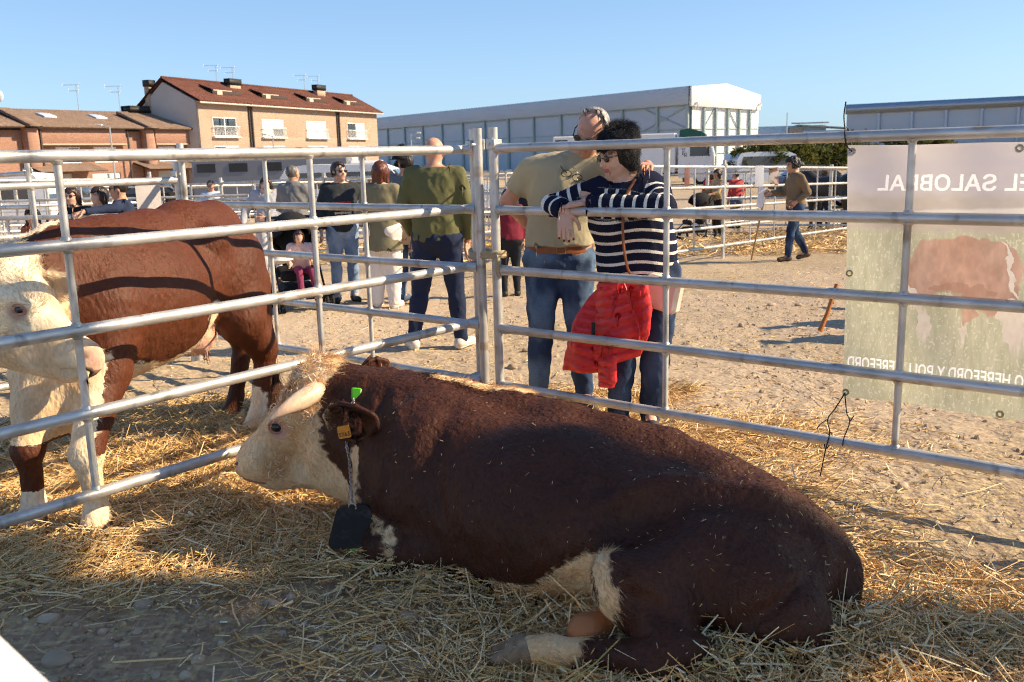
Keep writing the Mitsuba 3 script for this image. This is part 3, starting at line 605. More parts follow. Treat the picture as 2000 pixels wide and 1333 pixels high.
def cow_white(P):
    x, y, z = P.T
    f = np.maximum(np.maximum(.165 - seg_dist(P, hp(-1.96, 3.54, 1.08), hp(-1.69, 3.555, .79)), .14 - seg_dist(P, hp(-1.99, 3.54, .86), hp(-1.76, 3.55, .755))), .10 - seg_dist(P, hp(-1.95, 3.57, 1.12), hp(-1.95, 3.6, 1.2)))
    f = np.minimum(f, 3.845 - y)
    f = np.maximum(f, np.minimum(.13 - seg_dist(P, (-2.06, 3.84, 1.0), (-2.0, 3.95, .7)), -1.80 - x))
    f = np.maximum(f, np.where((x < -1.84) & (z > .38) & (z < .86), np.minimum(3.92 - y, z - .40), -.2))                    # chest
    for a, b, r in (((-1.79, 3.80, .66), (-1.79, 3.6, .05), .13), ((-2.06, 3.7, .16), (-2.06, 3.7, .0), .10), ((-1.98, 3.8, .75), (-2.0, 3.8, .42), .15), ((-1.47, 4.97, .21), (-1.5, 4.95, 0), .11), ((-1.82, 5.02, .2), (-1.84, 5, 0), .11),
                    ((-2.12, 3.75, 1.27), (-1.99, 4.02, 1.31), .06), ((-1.72, 3.98, .56), (-1.72, 4.35, .52), .105), ((-1.72, 4.35, .52), (-1.56, 4.62, .62), .095), ((-1.50, 4.62, .66), (-1.48, 4.58, .80), .06), ((-1.66, 3.93, .66), (-1.70, 3.95, .56), .06)):
        f = np.maximum(f, r - seg_dist(P, a, b))
    f = np.where((x < -1.94) & (z > .19) & (z < .40) & (y > 3.6) & (y < 4.1), -.1, f); f = np.where((x > -1.745) & (y > 3.62) & (y < 4.05) & (z > .36) & (z < .72), np.minimum(f, -1.745 - x), f)
    return np.clip(f, -.2, .2)
def cow_skin(P):
    s = np.maximum(0, .9 - np.linalg.norm((P - hp(-1.645, 3.555, .795)) / V(.044, .1, .077), axis=1) * .6); s = np.maximum(s, .85 - np.linalg.norm(P - hp(-1.865, 3.44, 1.0), axis=1) / .045 * .5)
    return np.maximum(s, .9 - np.linalg.norm((P - V(-1.61, 4.69, .60)) / V(.13, .13, .13), axis=1) * .5)
K = thing('cow', 'red-brown cow with a white face and white legs standing behind the left fence panel', 'cow')
put('body', cow_mesh, 'coat', True, parent=K, uv=coat_uv(cow_mesh, cow_white, 1, cow_skin))
def cow_flow(P): return np.where((seg_dist(P, hp(-1.95, 3.55, 1.05), hp(-1.7, 3.55, .8)) < .17)[:, None], V(-.4, .2, .3), V(.18, .75, -.5))
fur(K, cow_mesh, cow_white, 1, 60000, .014, cow_flow, 11, lambda P: .7 * (seg_dist(P, hp(-1.96, 3.5, 1.0), hp(-1.92, 3.56, 1.15)) < .17) + .25 * (np.abs(cow_white(P)) < .04), lambda P: np.linalg.norm((P - hp(-1.645, 3.555, .795)) / V(.06, .1, .08), axis=1) > 1)
ce = ear_mesh(hp(-1.885, 3.635, 1.085), hp(-1.765, 3.66, 1.075), V(0, -.3, 1), .11)
put('ear', ce, 'coat', True, parent=K, uv=coat_uv(ce, lambda P: 0 * P[:, 0] + .1, 1)); ear_fur(K + '__ear', ce, lambda P: 0 * P[:, 0] + .1, 1, 3500, 5, V(.8, .3, -.3), .03)
ep, en = on_surface(cow_mesh, EYE, hp(-1.868, 3.46, 1.008) - EYE)
put('eye', trimesh.creation.icosphere(3, .019).apply_translation(ep + V(0, .009, 0)), mat((.012, .01, .02), .08, spec=.8), True, parent=K)
put('eyelid', tube([ep + V(.027 * math.cos(t), .001 - .006 * abs(math.sin(t)), .018 * math.sin(t) - .006 * math.cos(t)) for t in np.linspace(0, 2 * math.pi, 25)], .006, 8), mat((.40, .2, .15), .5), True, parent=K)
def hoof(x, y):
    b = Body()
    for s in (-1, 1): b.cap((x + s * .027, y + .03, .06), (x + s * .03, y - .035, .03), .036, .034, .004)
    return b.mesh(.007, clip=lambda P: .004 - P[..., 2])
for x, y in ((-1.777, 3.665), (-2.075, 3.71), (-1.475, 4.97), (-1.705, 5.34)): put('hoof', hoof(x, y), 'hoof_horn', True, parent=K)
tw = [(-1.64, 5.14, 1.16), (-1.56, 5.24, 1.0), (-1.46, 5.25, .75), (-1.41, 5.22, .5), (-1.40, 5.2, .36)]
put('tail', tube(spline(tw, 6), np.linspace(.032, .02, 25), 10), mat((.14, .045, .02), .7), True, parent=K)
r_ = np.random.default_rng(3); P_ = V(-1.40, 5.2, .38) + r_.normal(0, .016, (900, 3)); m_, c_ = ribbons(P_, r_.normal(0, .13, (900, 3)) + V(0, 0, -1), r_.uniform(.14, .3, 900), np.full(900, .0014), r_.normal(0, .03, (900, 3)), V(.10, .035, .016) * r_.uniform(.6, 1.4, (900, 1)))
put('tail_switch', m_, 'hair_paint', True, parent=K, color=c_)
# ---------------------------------------------------------------- people
SK = {'fair': V(.62, .38, .28), 'tan': V(.50, .28, .18), 'olive': V(.46, .27, .18), 'red': V(.56, .29, .20)}
def hair_mat(c):
    key = ('hair', tuple(np.round(c, 4)))
    if key not in MATS:
        MATS[key] = tex(f'hair_{len(MATS)}', hair_fn(tuple(c)), rough=.42, spec=.5, bump=hair_bump)
    return MATS[key]
def hair_bump(p, n, uv): return noise(p.x * 170, p.y * 170, p.z * 22) * .004 + noise(p.x * 60, p.y * 60, p.z * 9) * .006
def hair_fn(c):
    return lambda p, n, uv: mi.Color3f(*[float(x) for x in c]) * (.6 + .8 * noise(p.x * 190, p.y * 190, p.z * 25))

def hand(w, d, n, curl=.35, side=1, s=1.0, spread=.10):
    """palm, four fingers of three joints, thumb from the side of the palm; d: along the palm, n: where the palm faces"""
    d, n = unit(d), unit(n); n = unit(n - d * (d @ n)); c = np.cross(n, d) * side; w = np.asarray(w, float); b = Body()
    for k in (-1, -.33, .33, 1): b.cap(w + d * .012 * s + c * k * .018 * s, w + d * .088 * s + c * k * .031 * s, .0145 * s, .0125 * s, .012 * s)
    for k, (o, L) in enumerate(((.031, .068), (.0105, .077), (-.0105, .072), (-.031, .056))):
        p = w + d * .090 * s + c * o * s; a = .5 * curl; ax = unit(d + c * (o / .031) * spread)
        for j, f in enumerate((.45, .31, .24)):
            v = ax * math.cos(a) + n * math.sin(a); q = p + v * L * f * s
            b.cap(p, q, (.0095 - .0008 * j) * s, (.0088 - .0008 * j) * s, .004); p = q; a += curl * (.9 + .12 * k)
    p = w + d * .025 * s + c * .026 * s
    for f, v in ((.042, d * .6 + c * .75 + n * .35), (.032, d * .85 + c * .4 + n * .35), (.026, d * .95 + c * .1 + n * .35)):
        q = p + unit(v) * f * s; b.cap(p, q, .0125 * s if f > .04 else .0105 * s, .0095 * s, .005); p = q
    return b
def rot_z(a): c, s = math.cos(a), math.sin(a); return np.array([[c, -s, 0], [s, c, 0], [0, 0, 1.]])

STAND = dict(head=(0, -.02, 1.585), neck=(0, .015, 1.43), chest=(0, .01, 1.24), pelvis=(0, .015, .93), shL=(.175, .015, 1.385), shR=(-.175, .015, 1.385), elL=(.225, .03, 1.11), elR=(-.225, .03, 1.11), wrL=(.235, -.05, .87), wrR=(-.235, -.05, .87),
             hipL=(.09, .01, .90), hipR=(-.09, .01, .90), knL=(.10, -.01, .49), knR=(-.10, -.01, .49), anL=(.105, .03, .09), anR=(-.105, .03, .09), toeL=(.13, -.13, .035), toeR=(-.13, -.13, .035))
def person(label, at=(0, 0, 0), face=0, s=1.0, pose={}, world=None, skin='fair', hair=('short', (.03, .02, .015)), top=(.3, .3, .3), sleeves='long', top_low=-.02, flare=0, bottom=(.05, .07, .14), shoes=(.03, .03, .03), look=None, up=(0, 0, 1), fat=1.0, h=.012, legs=True,
           glasses=False, hands=((0, 0, -1), (0, 0, -1)), palms=((1, .3, 0), (-1, .3, 0)), curl=(.45, .45), beard=None, top_mat=None, group=None, neckline=.02, leg_w=1.0, cat='person', top_name='shirt', hand_s=1.0, bust=0, lips=(.5, .2, .17), top_uv=None, fold=.012, only_top=False, bottom_h=.985, name='person'):
    """face: degrees, 0 looks at the camera (-y); pose moves joints of the standing figure (metres for a height of 1.70); world: joints given outright"""
    R = rot_z(math.radians(face)); o = V(*at); o[2] = o[2] if len(at) > 2 and at[2] else gz0(o[1])
    J = {k: o + s * (R @ V(*v)) for k, v in {**STAND, **pose}.items()}
    if world: J.update({k: V(*v) for k, v in world.items()})
    f = unit(V(*look) if look is not None else R @ V(0, -1, 0)); f = unit(f); u0 = unit(V(*up)); r = unit(np.cross(f, u0)); u = np.cross(r, f); HR = np.stack([r, f, u], 1); hc = J['head']
    b = Body(); idx = {}
    def add(tag, fn):
        i = len(b.p); fn(); idx.setdefault(tag, []).extend(range(i, len(b.p)))
    hf = lambda a, bb, c: hc + s * (r * a + f * bb + u * c)
    def head():
        b.egg(hf(0, -.012, .018), s * V(.074, .093, .086), HR, .02).egg(hf(0, .02, -.03), s * V(.058, .068, .08), HR, .03).egg(hf(0, .048, -.088), s * V(.034, .034, .026), HR, .03)
        b.cap(hf(0, .078, .008), hf(0, .100, -.028), .009 * s, .0125 * s, .012).cap(hf(-.03, .068, .022), hf(.03, .068, .022), .014 * s, .014 * s, .015)
        for q in (-1, 1): b.egg(hf(q * .032, .082, .004), s * V(.016, .010, .010), HR, .006, '-') if False else None; b.egg(hf(q * .076, -.012, -.012), s * V(.010, .020, .030), HR, .006); b.egg(hf(q * .036, .055, -.035), s * V(.022, .022, .022), HR, .02)
        b.cap(hf(-.018, .076, -.062), hf(.018, .076, -.062), .008 * s, .008 * s, .01)
    add('head', head)
    add('neck', lambda: b.cap(J['neck'] - (J['head'] - J['neck']) * .15, hf(0, -.018, -.06), .062 * s, .054 * s, .03))
    C, Pv = J['chest'], J['pelvis']; ax = unit(J['shL'] - J['shR']); tu = unit(C - Pv); tf = unit(np.cross(ax, tu)); TR = np.stack([ax, tf, tu], 1); tf2 = tf if tf @ f > -.3 else tf
    m = (C + Pv) / 2
    def torso():
        b.egg(C + tu * .02 * s, s * V(.165 * fat, .112 * fat, .20), TR, .04).egg(m, s * V(.148 * fat, .105 * fat, .19), TR, .06).egg(m - tu * .06 * s - tf * 0, s * V(.15 * fat, .11 * fat, .14), TR, .06)
        b.cap(J['shL'] * .8 + J['shR'] * .2, J['shR'] * .8 + J['shL'] * .2, .062 * s, .062 * s, .05)
        if bust: [b.ball(C + tu * .0 * s + ax * q * .075 * s - tf * -1 * 0 + FW * .085 * s, bust * s, .05) for q in (-1, 1)]
    FW = tf if tf @ (R @ V(0, -1, 0)) > 0 else -tf
    add('torso', torso)
    hipax = unit(J['hipL'] - J['hipR'])
    add('pelvis', lambda: b.egg(Pv, s * V(.160 * fat, .118 * fat, .13), np.stack([hipax, np.cross((0, 0, 1), hipax), V(0, 0, 1)], 1), .05))
    for q in 'LR':
        add('arm' + q, lambda: b.cap(J['sh' + q], J['el' + q], .050 * s * fat ** .5, .041 * s, .04).cap(J['el' + q], J['wr' + q], .042 * s, .027 * s, .02))
        if legs: add('leg' + q, lambda: b.cap(J['hip' + q], J['kn' + q], .088 * s * fat ** .7, .058 * s, .04).cap(J['kn' + q] + (J['an' + q] - J['kn' + q]) * .2, J['an' + q], .060 * s, .038 * s, .03).cap(J['an' + q], J['toe' + q], .036 * s, .026 * s, .02))
    bm = b.mesh(h, grow=0)
    hm = []
    for q, dd, nn, cu_, sd in (('L', hands[0], palms[0], curl[0], 1), ('R', hands[1], palms[1], curl[1], -1)):
        if dd is None: continue
        d_, n_ = (V(*dd), V(*nn)) if world else (R @ V(*dd), R @ V(*nn))
        hm.append(hand(J['wr' + q], d_, n_, cu_, sd, s * hand_s).mesh(min(h * .62, .0065)))
    K = thing(name, label, cat, group)
    mesh = trimesh.util.concatenate([bm] + hm); v = np.array(mesh.vertices); loc = (v - hc) @ HR / s
    base = SK[skin] if isinstance(skin, str) else V(*skin); col = np.repeat(base[None], len(v), 0) * (.9 + .25 * meshkit.fbm(v * 18, 2))[:, None]
    lip = (np.abs(loc[:, 0]) < .025) & (np.abs(loc[:, 2] + .062) < .011) & (loc[:, 1] > .05); col[lip] = V(*lips)
    brow = (np.abs(np.abs(loc[:, 0]) - .032) < .022) & (np.abs(loc[:, 2] - .026) < .006) & (loc[:, 1] > .05); col[brow] = V(*hair[1]) * .5 + base * .25
    if beard is not None:
        bd = (loc[:, 2] < -.035) & (loc[:, 2] > -.13) & (np.abs(loc[:, 2] + .058) > .01) & (loc[:, 1] > -.02) & (np.linalg.norm(loc, axis=1) < .16); col[bd] = col[bd] * .35 + V(*beard) * .65
    put('body', mesh, 'skin_paint', True, parent=K, color=col)
    # eyes
    if not glasses:
        for q in (-1, 1): put('eye', trimesh.creation.icosphere(2, .0115 * s).apply_translation(hf(q * .031, .070, .003)), mat((.05, .035, .03), .2), True, parent=K)
    # top
    fd = lambda P: (meshkit.fbm(P * V(11, 11, 6), 2, 31) - .5) * fold * 2 + (np.abs(meshkit.fbm(P * V(16, 16, 9), 2, 37) - .5) * -fold * 1.6 + fold * .3)
    zl = Pv[2] + top_low * s
    def clip_top(P):
        c = np.maximum(zl + .006 * np.sin(P[..., 0] * 40) - P[..., 2], -1)
        nk = ((P - J['neck']) @ (tu * .8 + (u * .2))) - neckline * s; rad = np.linalg.norm((P - J['neck']) - ((P - J['neck']) @ tu)[..., None] * tu, axis=-1)
        c = np.maximum(c, np.where(rad < .12 * s, nk, -1))
        for q in 'LR':
            a0, a1 = (J['el' + q], J['wr' + q]) if sleeves == 'long' else (J['sh' + q], J['el' + q])
            d = unit(a1 - a0); cut = a0 + (a1 - a0) * (.97 if sleeves == 'long' else .68)
            ax_ = (P - cut) @ d; near = (ax_ > -.03) & (ax_ < (.06 if sleeves == 'long' else .2) * s) & (np.linalg.norm(P - cut - ax_[..., None] * d, axis=-1) < (.068 if sleeves == 'long' else .10) * s)
            c = np.maximum(c, np.where(near, ax_, -1))
        return c
    tb = Body(); tb.p = [b.p[i] for t in ('torso', 'pelvis') for i in idx[t]] + [b.p[i] for q in 'LR' for i in (idx['arm' + q] if sleeves == 'long' else idx['arm' + q][:1])]
    if flare: tb.cap(Pv + V(0, 0, .08 * s), V(Pv[0], Pv[1], zl), .15 * s * fat, (.15 + flare) * s * fat, .05, (FW, 1.3))
    if neckline > .03: tb.cap(J['neck'] - tu * .03 * s, J['neck'] + tu * .05 * s, .062 * s, .062 * s, .02)
    tm = tb.mesh(h, grow=.017 * s, clip=clip_top, extra=fd)
    if top_uv: put(top_name, tm, top_mat, True, parent=K, uv=top_uv(np.array(tm.vertices), J))
    else: put(top_name, tm, top_mat or cloth(top), True, parent=K)
    if legs:
        zt = Pv[2] + .085 * s
        lb = Body(); lb.p = [b.p[i] for t in ('pelvis', 'legL', 'legR') for i in idx[t]]
        lb.p = [p for i, p in enumerate(lb.p) if not (p[1] is not None and p[2] == .036 * s)]
        def clip_leg(P): return np.maximum(P[..., 2] - zt, np.maximum(np.minimum(J['anL'][2], J['anR'][2]) - .045 * s - P[..., 2], -1))
        fl = lambda P: (meshkit.fbm(P * V(13, 13, 8), 2, 41) - .5) * .022 + (np.abs(meshkit.fbm(P * V(20, 20, 14), 2, 47) - .5) * -.02)
        if leg_w > 1: lb.p = [(p[0], p[1], p[2] * leg_w, p[3] * leg_w * (1 + .3 * (leg_w - 1)), *p[4:]) if p[1] is not None else p for p in lb.p]
        put('trousers', lb.mesh(h, grow=.011 * s, clip=clip_leg, extra=fl), bottom if isinstance(bottom, str) else cloth(bottom), True, parent=K)
        for q in 'LR':
            a, t = J['an' + q], J['toe' + q]; d = unit(V(t[0] - a[0], t[1] - a[1], 0)); sh = Body()
            sh.cap(a - d * .035 * s + V(0, 0, -.035 * s), t + V(0, 0, .008 * s), .043 * s, .036 * s, .03).cap(a, a - V(0, 0, .03 * s), .046 * s, .045 * s, .03)
            zz = min(a[2] - .085 * s, t[2] - .03 * s)
            put('shoe', sh.mesh(.009, clip=lambda P: np.maximum(zz - P[..., 2], P[..., 2] - a[2] - .01 * s)), mat(shoes, .6), True, parent=K)
            put('sole', sh.mesh(.009, grow=.004, clip=lambda P: np.maximum(zz - .004 - P[..., 2], P[..., 2] - zz - .022 * s)), mat((.7, .68, .62) if shoes[0] > .3 else (.02, .02, .02), .7), True, parent=K)
    # hair
    st, hcn = hair
    if st != 'bald':
        hb = Body(); t = {'short': .012, 'curly': .042, 'bob': .014, 'long': .022, 'tail': .014, 'fringe': .026, 'grey': .012}[st]
        hb.egg(hf(0, -.014, .022), s * V(.076 + t, .095 + t, .088 + t), HR, .02)
        low = {'short': -.055, 'curly': -.05, 'bob': -.13 if neckline > .015 else -.095, 'long': -.25, 'tail': -.05, 'fringe': -.14, 'grey': -.05}[st]
        if st in ('bob', 'long', 'fringe'):
            for q in (-1, 0, 1): hb.cap(hf(q * .07, -.03 - .035 * (q == 0), -.02), hf(q * .072, -.045 - .03 * (q == 0), low), (.034 + .012 * (q == 0)) * s, .030 * s, .04)
        if st == 'bob' and neckline == .01: hb.egg(hf(.0, -.035, .075), s * V(.092, .105, .075), HR, .03)
        if st == 'tail': hb.cap(hf(0, -.10, .03), hf(0, -.15, -.13), .035 * s, .022 * s, .03)
        brow_z = .072 if st in ('short', 'curly', 'tail') else .2 if st == 'grey' else .05 if st == 'long' else .038
        def clip_h(P):
            q = (P - hc) @ HR / s; x, y, z = q[..., 0], q[..., 1], q[..., 2]
            fc = np.minimum(y - (-.05 if st == 'grey' else 0) - np.where(np.abs(x) > .05, .035, .02), brow_z - z + .012 * np.sin(x * 90))       # the face stays free
            er = np.minimum(.028 - np.hypot(y + .005, z + .012), np.abs(x) - .06) if st in ('short', 'tail', 'grey') else -1
            return s * np.maximum(np.maximum(fc, er), low - z)
        amp = {'curly': .042, 'bob': .02, 'grey': .004}.get(st, .010)
        hx = lambda P: (meshkit.fbm(P * (V(38, 38, 12) if st not in ('curly',) else V(32, 32, 32)), 2, 51) - .5) * amp
        put('hair', hb.mesh(min(h, .010), clip=clip_h, extra=hx), hair_mat(V(*hcn)), True, parent=K)
    if glasses:
        gm = []
        for q in (-1, 1):
            lens = trimesh.creation.icosphere(2, 1.0); lens.apply_scale((.026, .008, .019)); lens.apply_translation((q * .033, .086, .004)); gm.append(lens)
            gm.append(tube([(q * .060, .085, .012), (q * .080, .03, .010), (q * .082, -.02, .002)], .0035, 6))
        gm.append(tube([(-.012, .094, .010), (.012, .094, .010)], .003, 6))
        g = trimesh.util.concatenate(gm); g.apply_scale(s); put('sunglasses', frame_mesh(g, hc, r, f, u), mat((.012, .011, .012), .08, spec=.8), 40, parent=K)
    return K, J

# denim and knitwear
def denim(c1, c2):
    return lambda p, n, uv: mix(c1, c2, smoothstep(.35, .75, fbm(p.x * 9, p.y * 9, p.z * 5, 3))) * (.8 + .4 * noise(p.x * 240, p.y * 240, p.z * 120))
tex('denim_dark', denim((.012, .022, .055), (.05, .085, .16)), rough=.85, spec=.2, bump=cloth_bump)
tex('denim_mid', denim((.03, .055, .12), (.12, .19, .30)), rough=.85, spec=.2, bump=cloth_bump)
tex('denim_pale', denim((.19, .28, .42), (.34, .45, .60)), rough=.85, spec=.2, bump=cloth_bump)
def stripes(p, n, uv):
    q = uv.x - dr.floor(uv.x); w = smoothstep(.34, .37, q) * (1 - smoothstep(.62, .65, q)) * smoothstep(.45, .55, uv.y)
    return mix((.009, .012, .032), (.70, .67, .60), w) * (.85 + .3 * noise(p.x * 260, p.y * 260, p.z * 260))
tex('striped_knit', stripes, rough=.9, spec=.15, bump=lambda p, n, uv: cloth_bump(p, n, uv) + noise(p.x * 300, p.y * 300, p.z * 300) * .001)
def sweater_uv(v, J):
    u = v[:, 2] / .058 + .012 * np.sin(v[:, 0] * 16) / .058; on = (v[:, 2] < 1.205).astype(float); best = np.full(len(v), .085)
    for q in 'LR':
        L0_ = np.linalg.norm(J['el' + q] - J['sh' + q])
        for a, b, off, lim in ((J['sh' + q], J['el' + q], 0, .10), (J['el' + q], J['wr' + q], L0_, .085)):
            ba = b - a; t = np.clip(((v - a) @ ba) / (ba @ ba), 0, 1); d = np.linalg.norm(v - a - t[:, None] * ba, axis=1)
            k = (d < best) & ((off > 0) | (t > .18)); best = np.where(k, d, best); s_ = off + t * np.linalg.norm(ba); u = np.where(k, s_ / .062, u); on = np.where(k, (s_ > .07) & (s_ < L0_ + np.linalg.norm(ba) - .045), on)
    return np.stack([u, on], 1)

# the couple at the fence
man, MJ = person('grey-haired man in khaki polo shirt and blue jeans with his arm round the woman', at=(.26, 5.42, 0), s=1.06, h=.0085, skin='red', hair=('grey', (.30, .285, .265)), sleeves='short', top=(.40, .36, .245), top_name='polo_shirt', bottom='denim_mid', shoes=(.05, .04, .03), fat=1.12, neckline=.045, top_low=.06,
    look=(-.55, -.62, -.58), up=(.30, -.25, 1), glasses=True, fold=.010,
    world=dict(head=(.47, 5.25, 1.655), neck=(.40, 5.40, 1.50), chest=(.315, 5.42, 1.28), pelvis=(.29, 5.44, .95), shR=(.135, 5.44, 1.455), elR=(-.005, 5.50, 1.27), wrR=(.13, 5.60, 1.10), shL=(.535, 5.36, 1.465), elL=(.72, 5.22, 1.40), wrL=(.755, 5.065, 1.465),
               hipR=(.20, 5.44, .92), hipL=(.39, 5.44, .92), knR=(.175, 5.42, .50), knL=(.405, 5.41, .50), anR=(.15, 5.47, .09), anL=(.43, 5.45, .09), toeR=(.12, 5.30, .035), toeL=(.47, 5.29, .035)),
    hands=((-.25, -1, -.05), (.5, .3, -.9)), palms=((-.1, .1, -1), (.5, .8, .2)), curl=(.35, .5))
belt = Body().cap((.29, 5.44, 1.005), (.29, 5.44, 1.0), .148, .148, .01)
def ring(c, ax, r1, r2, hgt, n=40, th=.004):
    """flat band round an ellipse: centre, long axis, half axes, height"""
    ax = unit(ax); ay = np.cross((0, 0, 1), ax); v, f = [], []
    for t in np.arange(n) / n * 2 * np.pi:
        for rr, z in ((0, -1), (0, 1), (-th, 1), (-th, -1)): v.append(V(*c) + ax * (r1 + rr) * math.cos(t) + ay * (r2 + rr) * math.sin(t) + V(0, 0, z * hgt / 2))
    for i in range(n):
        for k in range(4): a, b = i * 4 + k, i * 4 + (k + 1) % 4; c_, d_ = (i + 1) % n * 4 + (k + 1) % 4, (i + 1) % n * 4 + k; f += [(a, d_, c_), (a, c_, b)]
    m = trimesh.Trimesh(v, f, process=False)
    return m
put('belt', ring((.292, 5.44, .992), (1, 0, 0), .203, .158, .036), mat((.24, .075, .022), .45), parent=man)
put('buckle', [tube([(.27, 5.277, .975), (.32, 5.277, .975), (.32, 5.277, 1.012), (.27, 5.277, 1.012), (.27, 5.277, .975)], .003, 6)], mat((.45, .36, .22), .3, .9), parent=man)
put('collar', ring(MJ['neck'] + V(.012, -.02, .012), (1, 0, -.1), .082, .075, .035, th=.008), cloth((.40, .36, .245)), parent=man)
put('button', [trimesh.creation.icosphere(1, .006).apply_translation(MJ['neck'] + V(-.01, -.118 - .004 * i, -.07 - .04 * i)) for i in range(3)], mat((.7, .66, .55), .4), parent=man)
# reading glasses hung in the neck of the polo
gl = []
for q in (-1, 1):
    c = V(.36 + .03 * q, 5.258, 1.415 - .012 * q); gl.append(tube([c + V(.028 * math.cos(t), 0, .019 * math.sin(t)) for t in np.linspace(0, 6.283, 17)], .0025, 5))
gl.append(tube(spline([(.39, 5.255, 1.405), (.45, 5.25, 1.375), (.50, 5.26, 1.37)], 4), .0028, 5)); gl.append(tube([(.335, 5.257, 1.43), (.31, 5.27, 1.45), (.30, 5.29, 1.47)], .0028, 5))
one('spectacles', gl, mat((.02, .02, .02), .3), 'dark-rimmed reading glasses hanging at the collar of the khaki polo shirt', 'spectacles')

woman, WJ = person('black-haired woman in navy and white striped sweater leaning her forearms on the fence', at=(.66, 4.98, 0), s=1.0, h=.0075, skin='fair', hair=('bob', (.008, .008, .011)), top_mat='striped_knit', top_uv=sweater_uv, top_name='sweater', bottom='denim_dark', shoes=(.04, .04, .05), fat=1.28, bust=.085, neckline=.01, top_low=-.045, leg_w=1.12,
    look=(-.88, -.40, -.28), up=(-.14, -.12, 1), glasses=True, fold=.008, lips=(.45, .12, .12),
    world=dict(head=(.570, 4.888, 1.525), neck=(.622, 4.955, 1.395), chest=(.65, 4.95, 1.20), pelvis=(.71, 5.02, .90), shR=(.485, 4.945, 1.345), elR=(.235, 5.015, 1.265), wrR=(.292, 4.885, 1.245), shL=(.765, 4.90, 1.345), elL=(.785, 4.66, 1.265), wrL=(.405, 4.865, 1.285),
               hipR=(.62, 5.0, .87), hipL=(.80, 5.02, .87), knR=(.60, 4.96, .48), knL=(.80, 4.98, .48), anR=(.59, 5.0, .09), anL=(.765, 5.0, .09), toeR=(.56, 4.86, .035), toeL=(.76, 4.85, .035)),
    hands=((-.82, .22, -.12), (.04, -.32, -1)), palms=((.1, .1, -1), (.1, .8, -.3)), curl=(.30, .18))
r_ = np.random.default_rng(5); hm_ = [k for k in scene if k == woman + '__hair'][0]
hv = meshkit.WRITTEN[scene[hm_]['filename']]; hmesh = trimesh.Trimesh(hv[0], hv[1], process=False); P_, fi = trimesh.sample.sample_surface(hmesh, 15000, seed=2); N_ = hmesh.face_normals[fi]
k_ = (N_[:, 2] > -.45) & ~(((P_ - WJ['head']) @ unit(V(-.88, -.40, -.28)) > .02) & (P_[:, 2] < WJ['head'][2] + .03)); P_, N_ = P_[k_], N_[k_]
tt = V(0, 0, -1) + V(.35, .1, 0) - N_ * ((V(0, 0, -1) + V(.35, .1, 0)) * N_).sum(1, keepdims=True); D_ = N_ * (.10 + .35 * (P_[:, 2:3] > 1.655)) + tt + r_.normal(0, .10, P_.shape); m_, c_ = ribbons(P_, D_, r_.uniform(.015, .038, len(P_)), np.full(len(P_), .0009), r_.normal(0, .004, P_.shape) + N_ * .005, V(.010, .010, .014) * r_.uniform(.5, 2.0, (len(P_), 1)), 3)
put('hair_lock', m_, 'hair_paint', True, parent=woman, color=c_); labels[woman + '__hair_lock'] = {'kind': 'stuff'}
put('t_shirt', ring(WJ['neck'] + V(-.004, -.012, .004), (1, .3, 0), .078, .07, .03), mat((.8, .8, .8), .8), parent=woman)
put('earring', trimesh.creation.icosphere(2, .008).apply_translation((.640, 4.845, 1.485)), mat((.85, .83, .78), .2), True, parent=woman)
put('bracelet', [trimesh.creation.icosphere(1, .0055).apply_translation(WJ['wrL'] + V(.03, -.018, 0) + V(-.3, -.6, 0) * .045 * math.cos(t) + V(0, 0, 1) * .036 * math.sin(t)) for t in np.linspace(0, 6.28, 22)], mat((.8, .72, .66), .3, .4), parent=woman)
# painted nails on the hanging hand
def nails(w, d, n, curl, side, s=1.0):
    d, n = unit(V(*d)), unit(V(*n)); n = unit(n - d * (d @ n)); c = np.cross(n, d) * side; out = []
    for k, (o, L) in enumerate(((.031, .068), (.0105, .077), (-.0105, .072), (-.031, .056))):
        p = V(*w) + d * .090 + c * o; a = .5 * curl; ax = unit(d + c * (o / .031) * .1)
        for f in (.45, .31, .24): v = ax * math.cos(a) + n * math.sin(a); p = p + v * L * f; a += curl * (.9 + .12 * k)
        e = trimesh.creation.icosphere(2, 1.0); e.apply_scale((.0062, .0035, .009)); out.append(frame_mesh(e, p - unit(np.cross(c, v)) * 0 - n * .0055, c, unit(-n), v))
    return out
put('nail_varnish', nails(WJ['wrR'], (.04, -.32, -1), (.1, .8, -.3), .18, -1), mat((.16, .01, .02), .15, spec=.7), True, parent=woman)
one('bag_strap', tube(spline([(.655, 4.80, 1.40), (.60, 4.785, 1.30), (.585, 4.765, 1.15), (.60, 4.775, 1.0), (.64, 4.83, .90), (.76, 4.86, .84)], 8), .008, 6), mat((.23, .08, .03), .5), 'thin brown leather bag strap running down the front of the striped sweater', 'strap')
bagm = box(0, 0, 0, .22, .08, .18, bev=.02); one('handbag', moved(bagm, x=.80, y=4.83, z=.80, rz=-38, ry=12), tex('bag_leather', lambda p, n, uv: mix((.60, .45, .36), (.74, .64, .55), fbm(p.x * 18, p.y * 18, p.z * 18, 3)), rough=.7, bump=lambda p, n, uv: noise(p.x * 160, p.y * 160, p.z * 160) * .001), 'pale beige handbag at the hip of the woman, behind the red jacket', 'handbag')

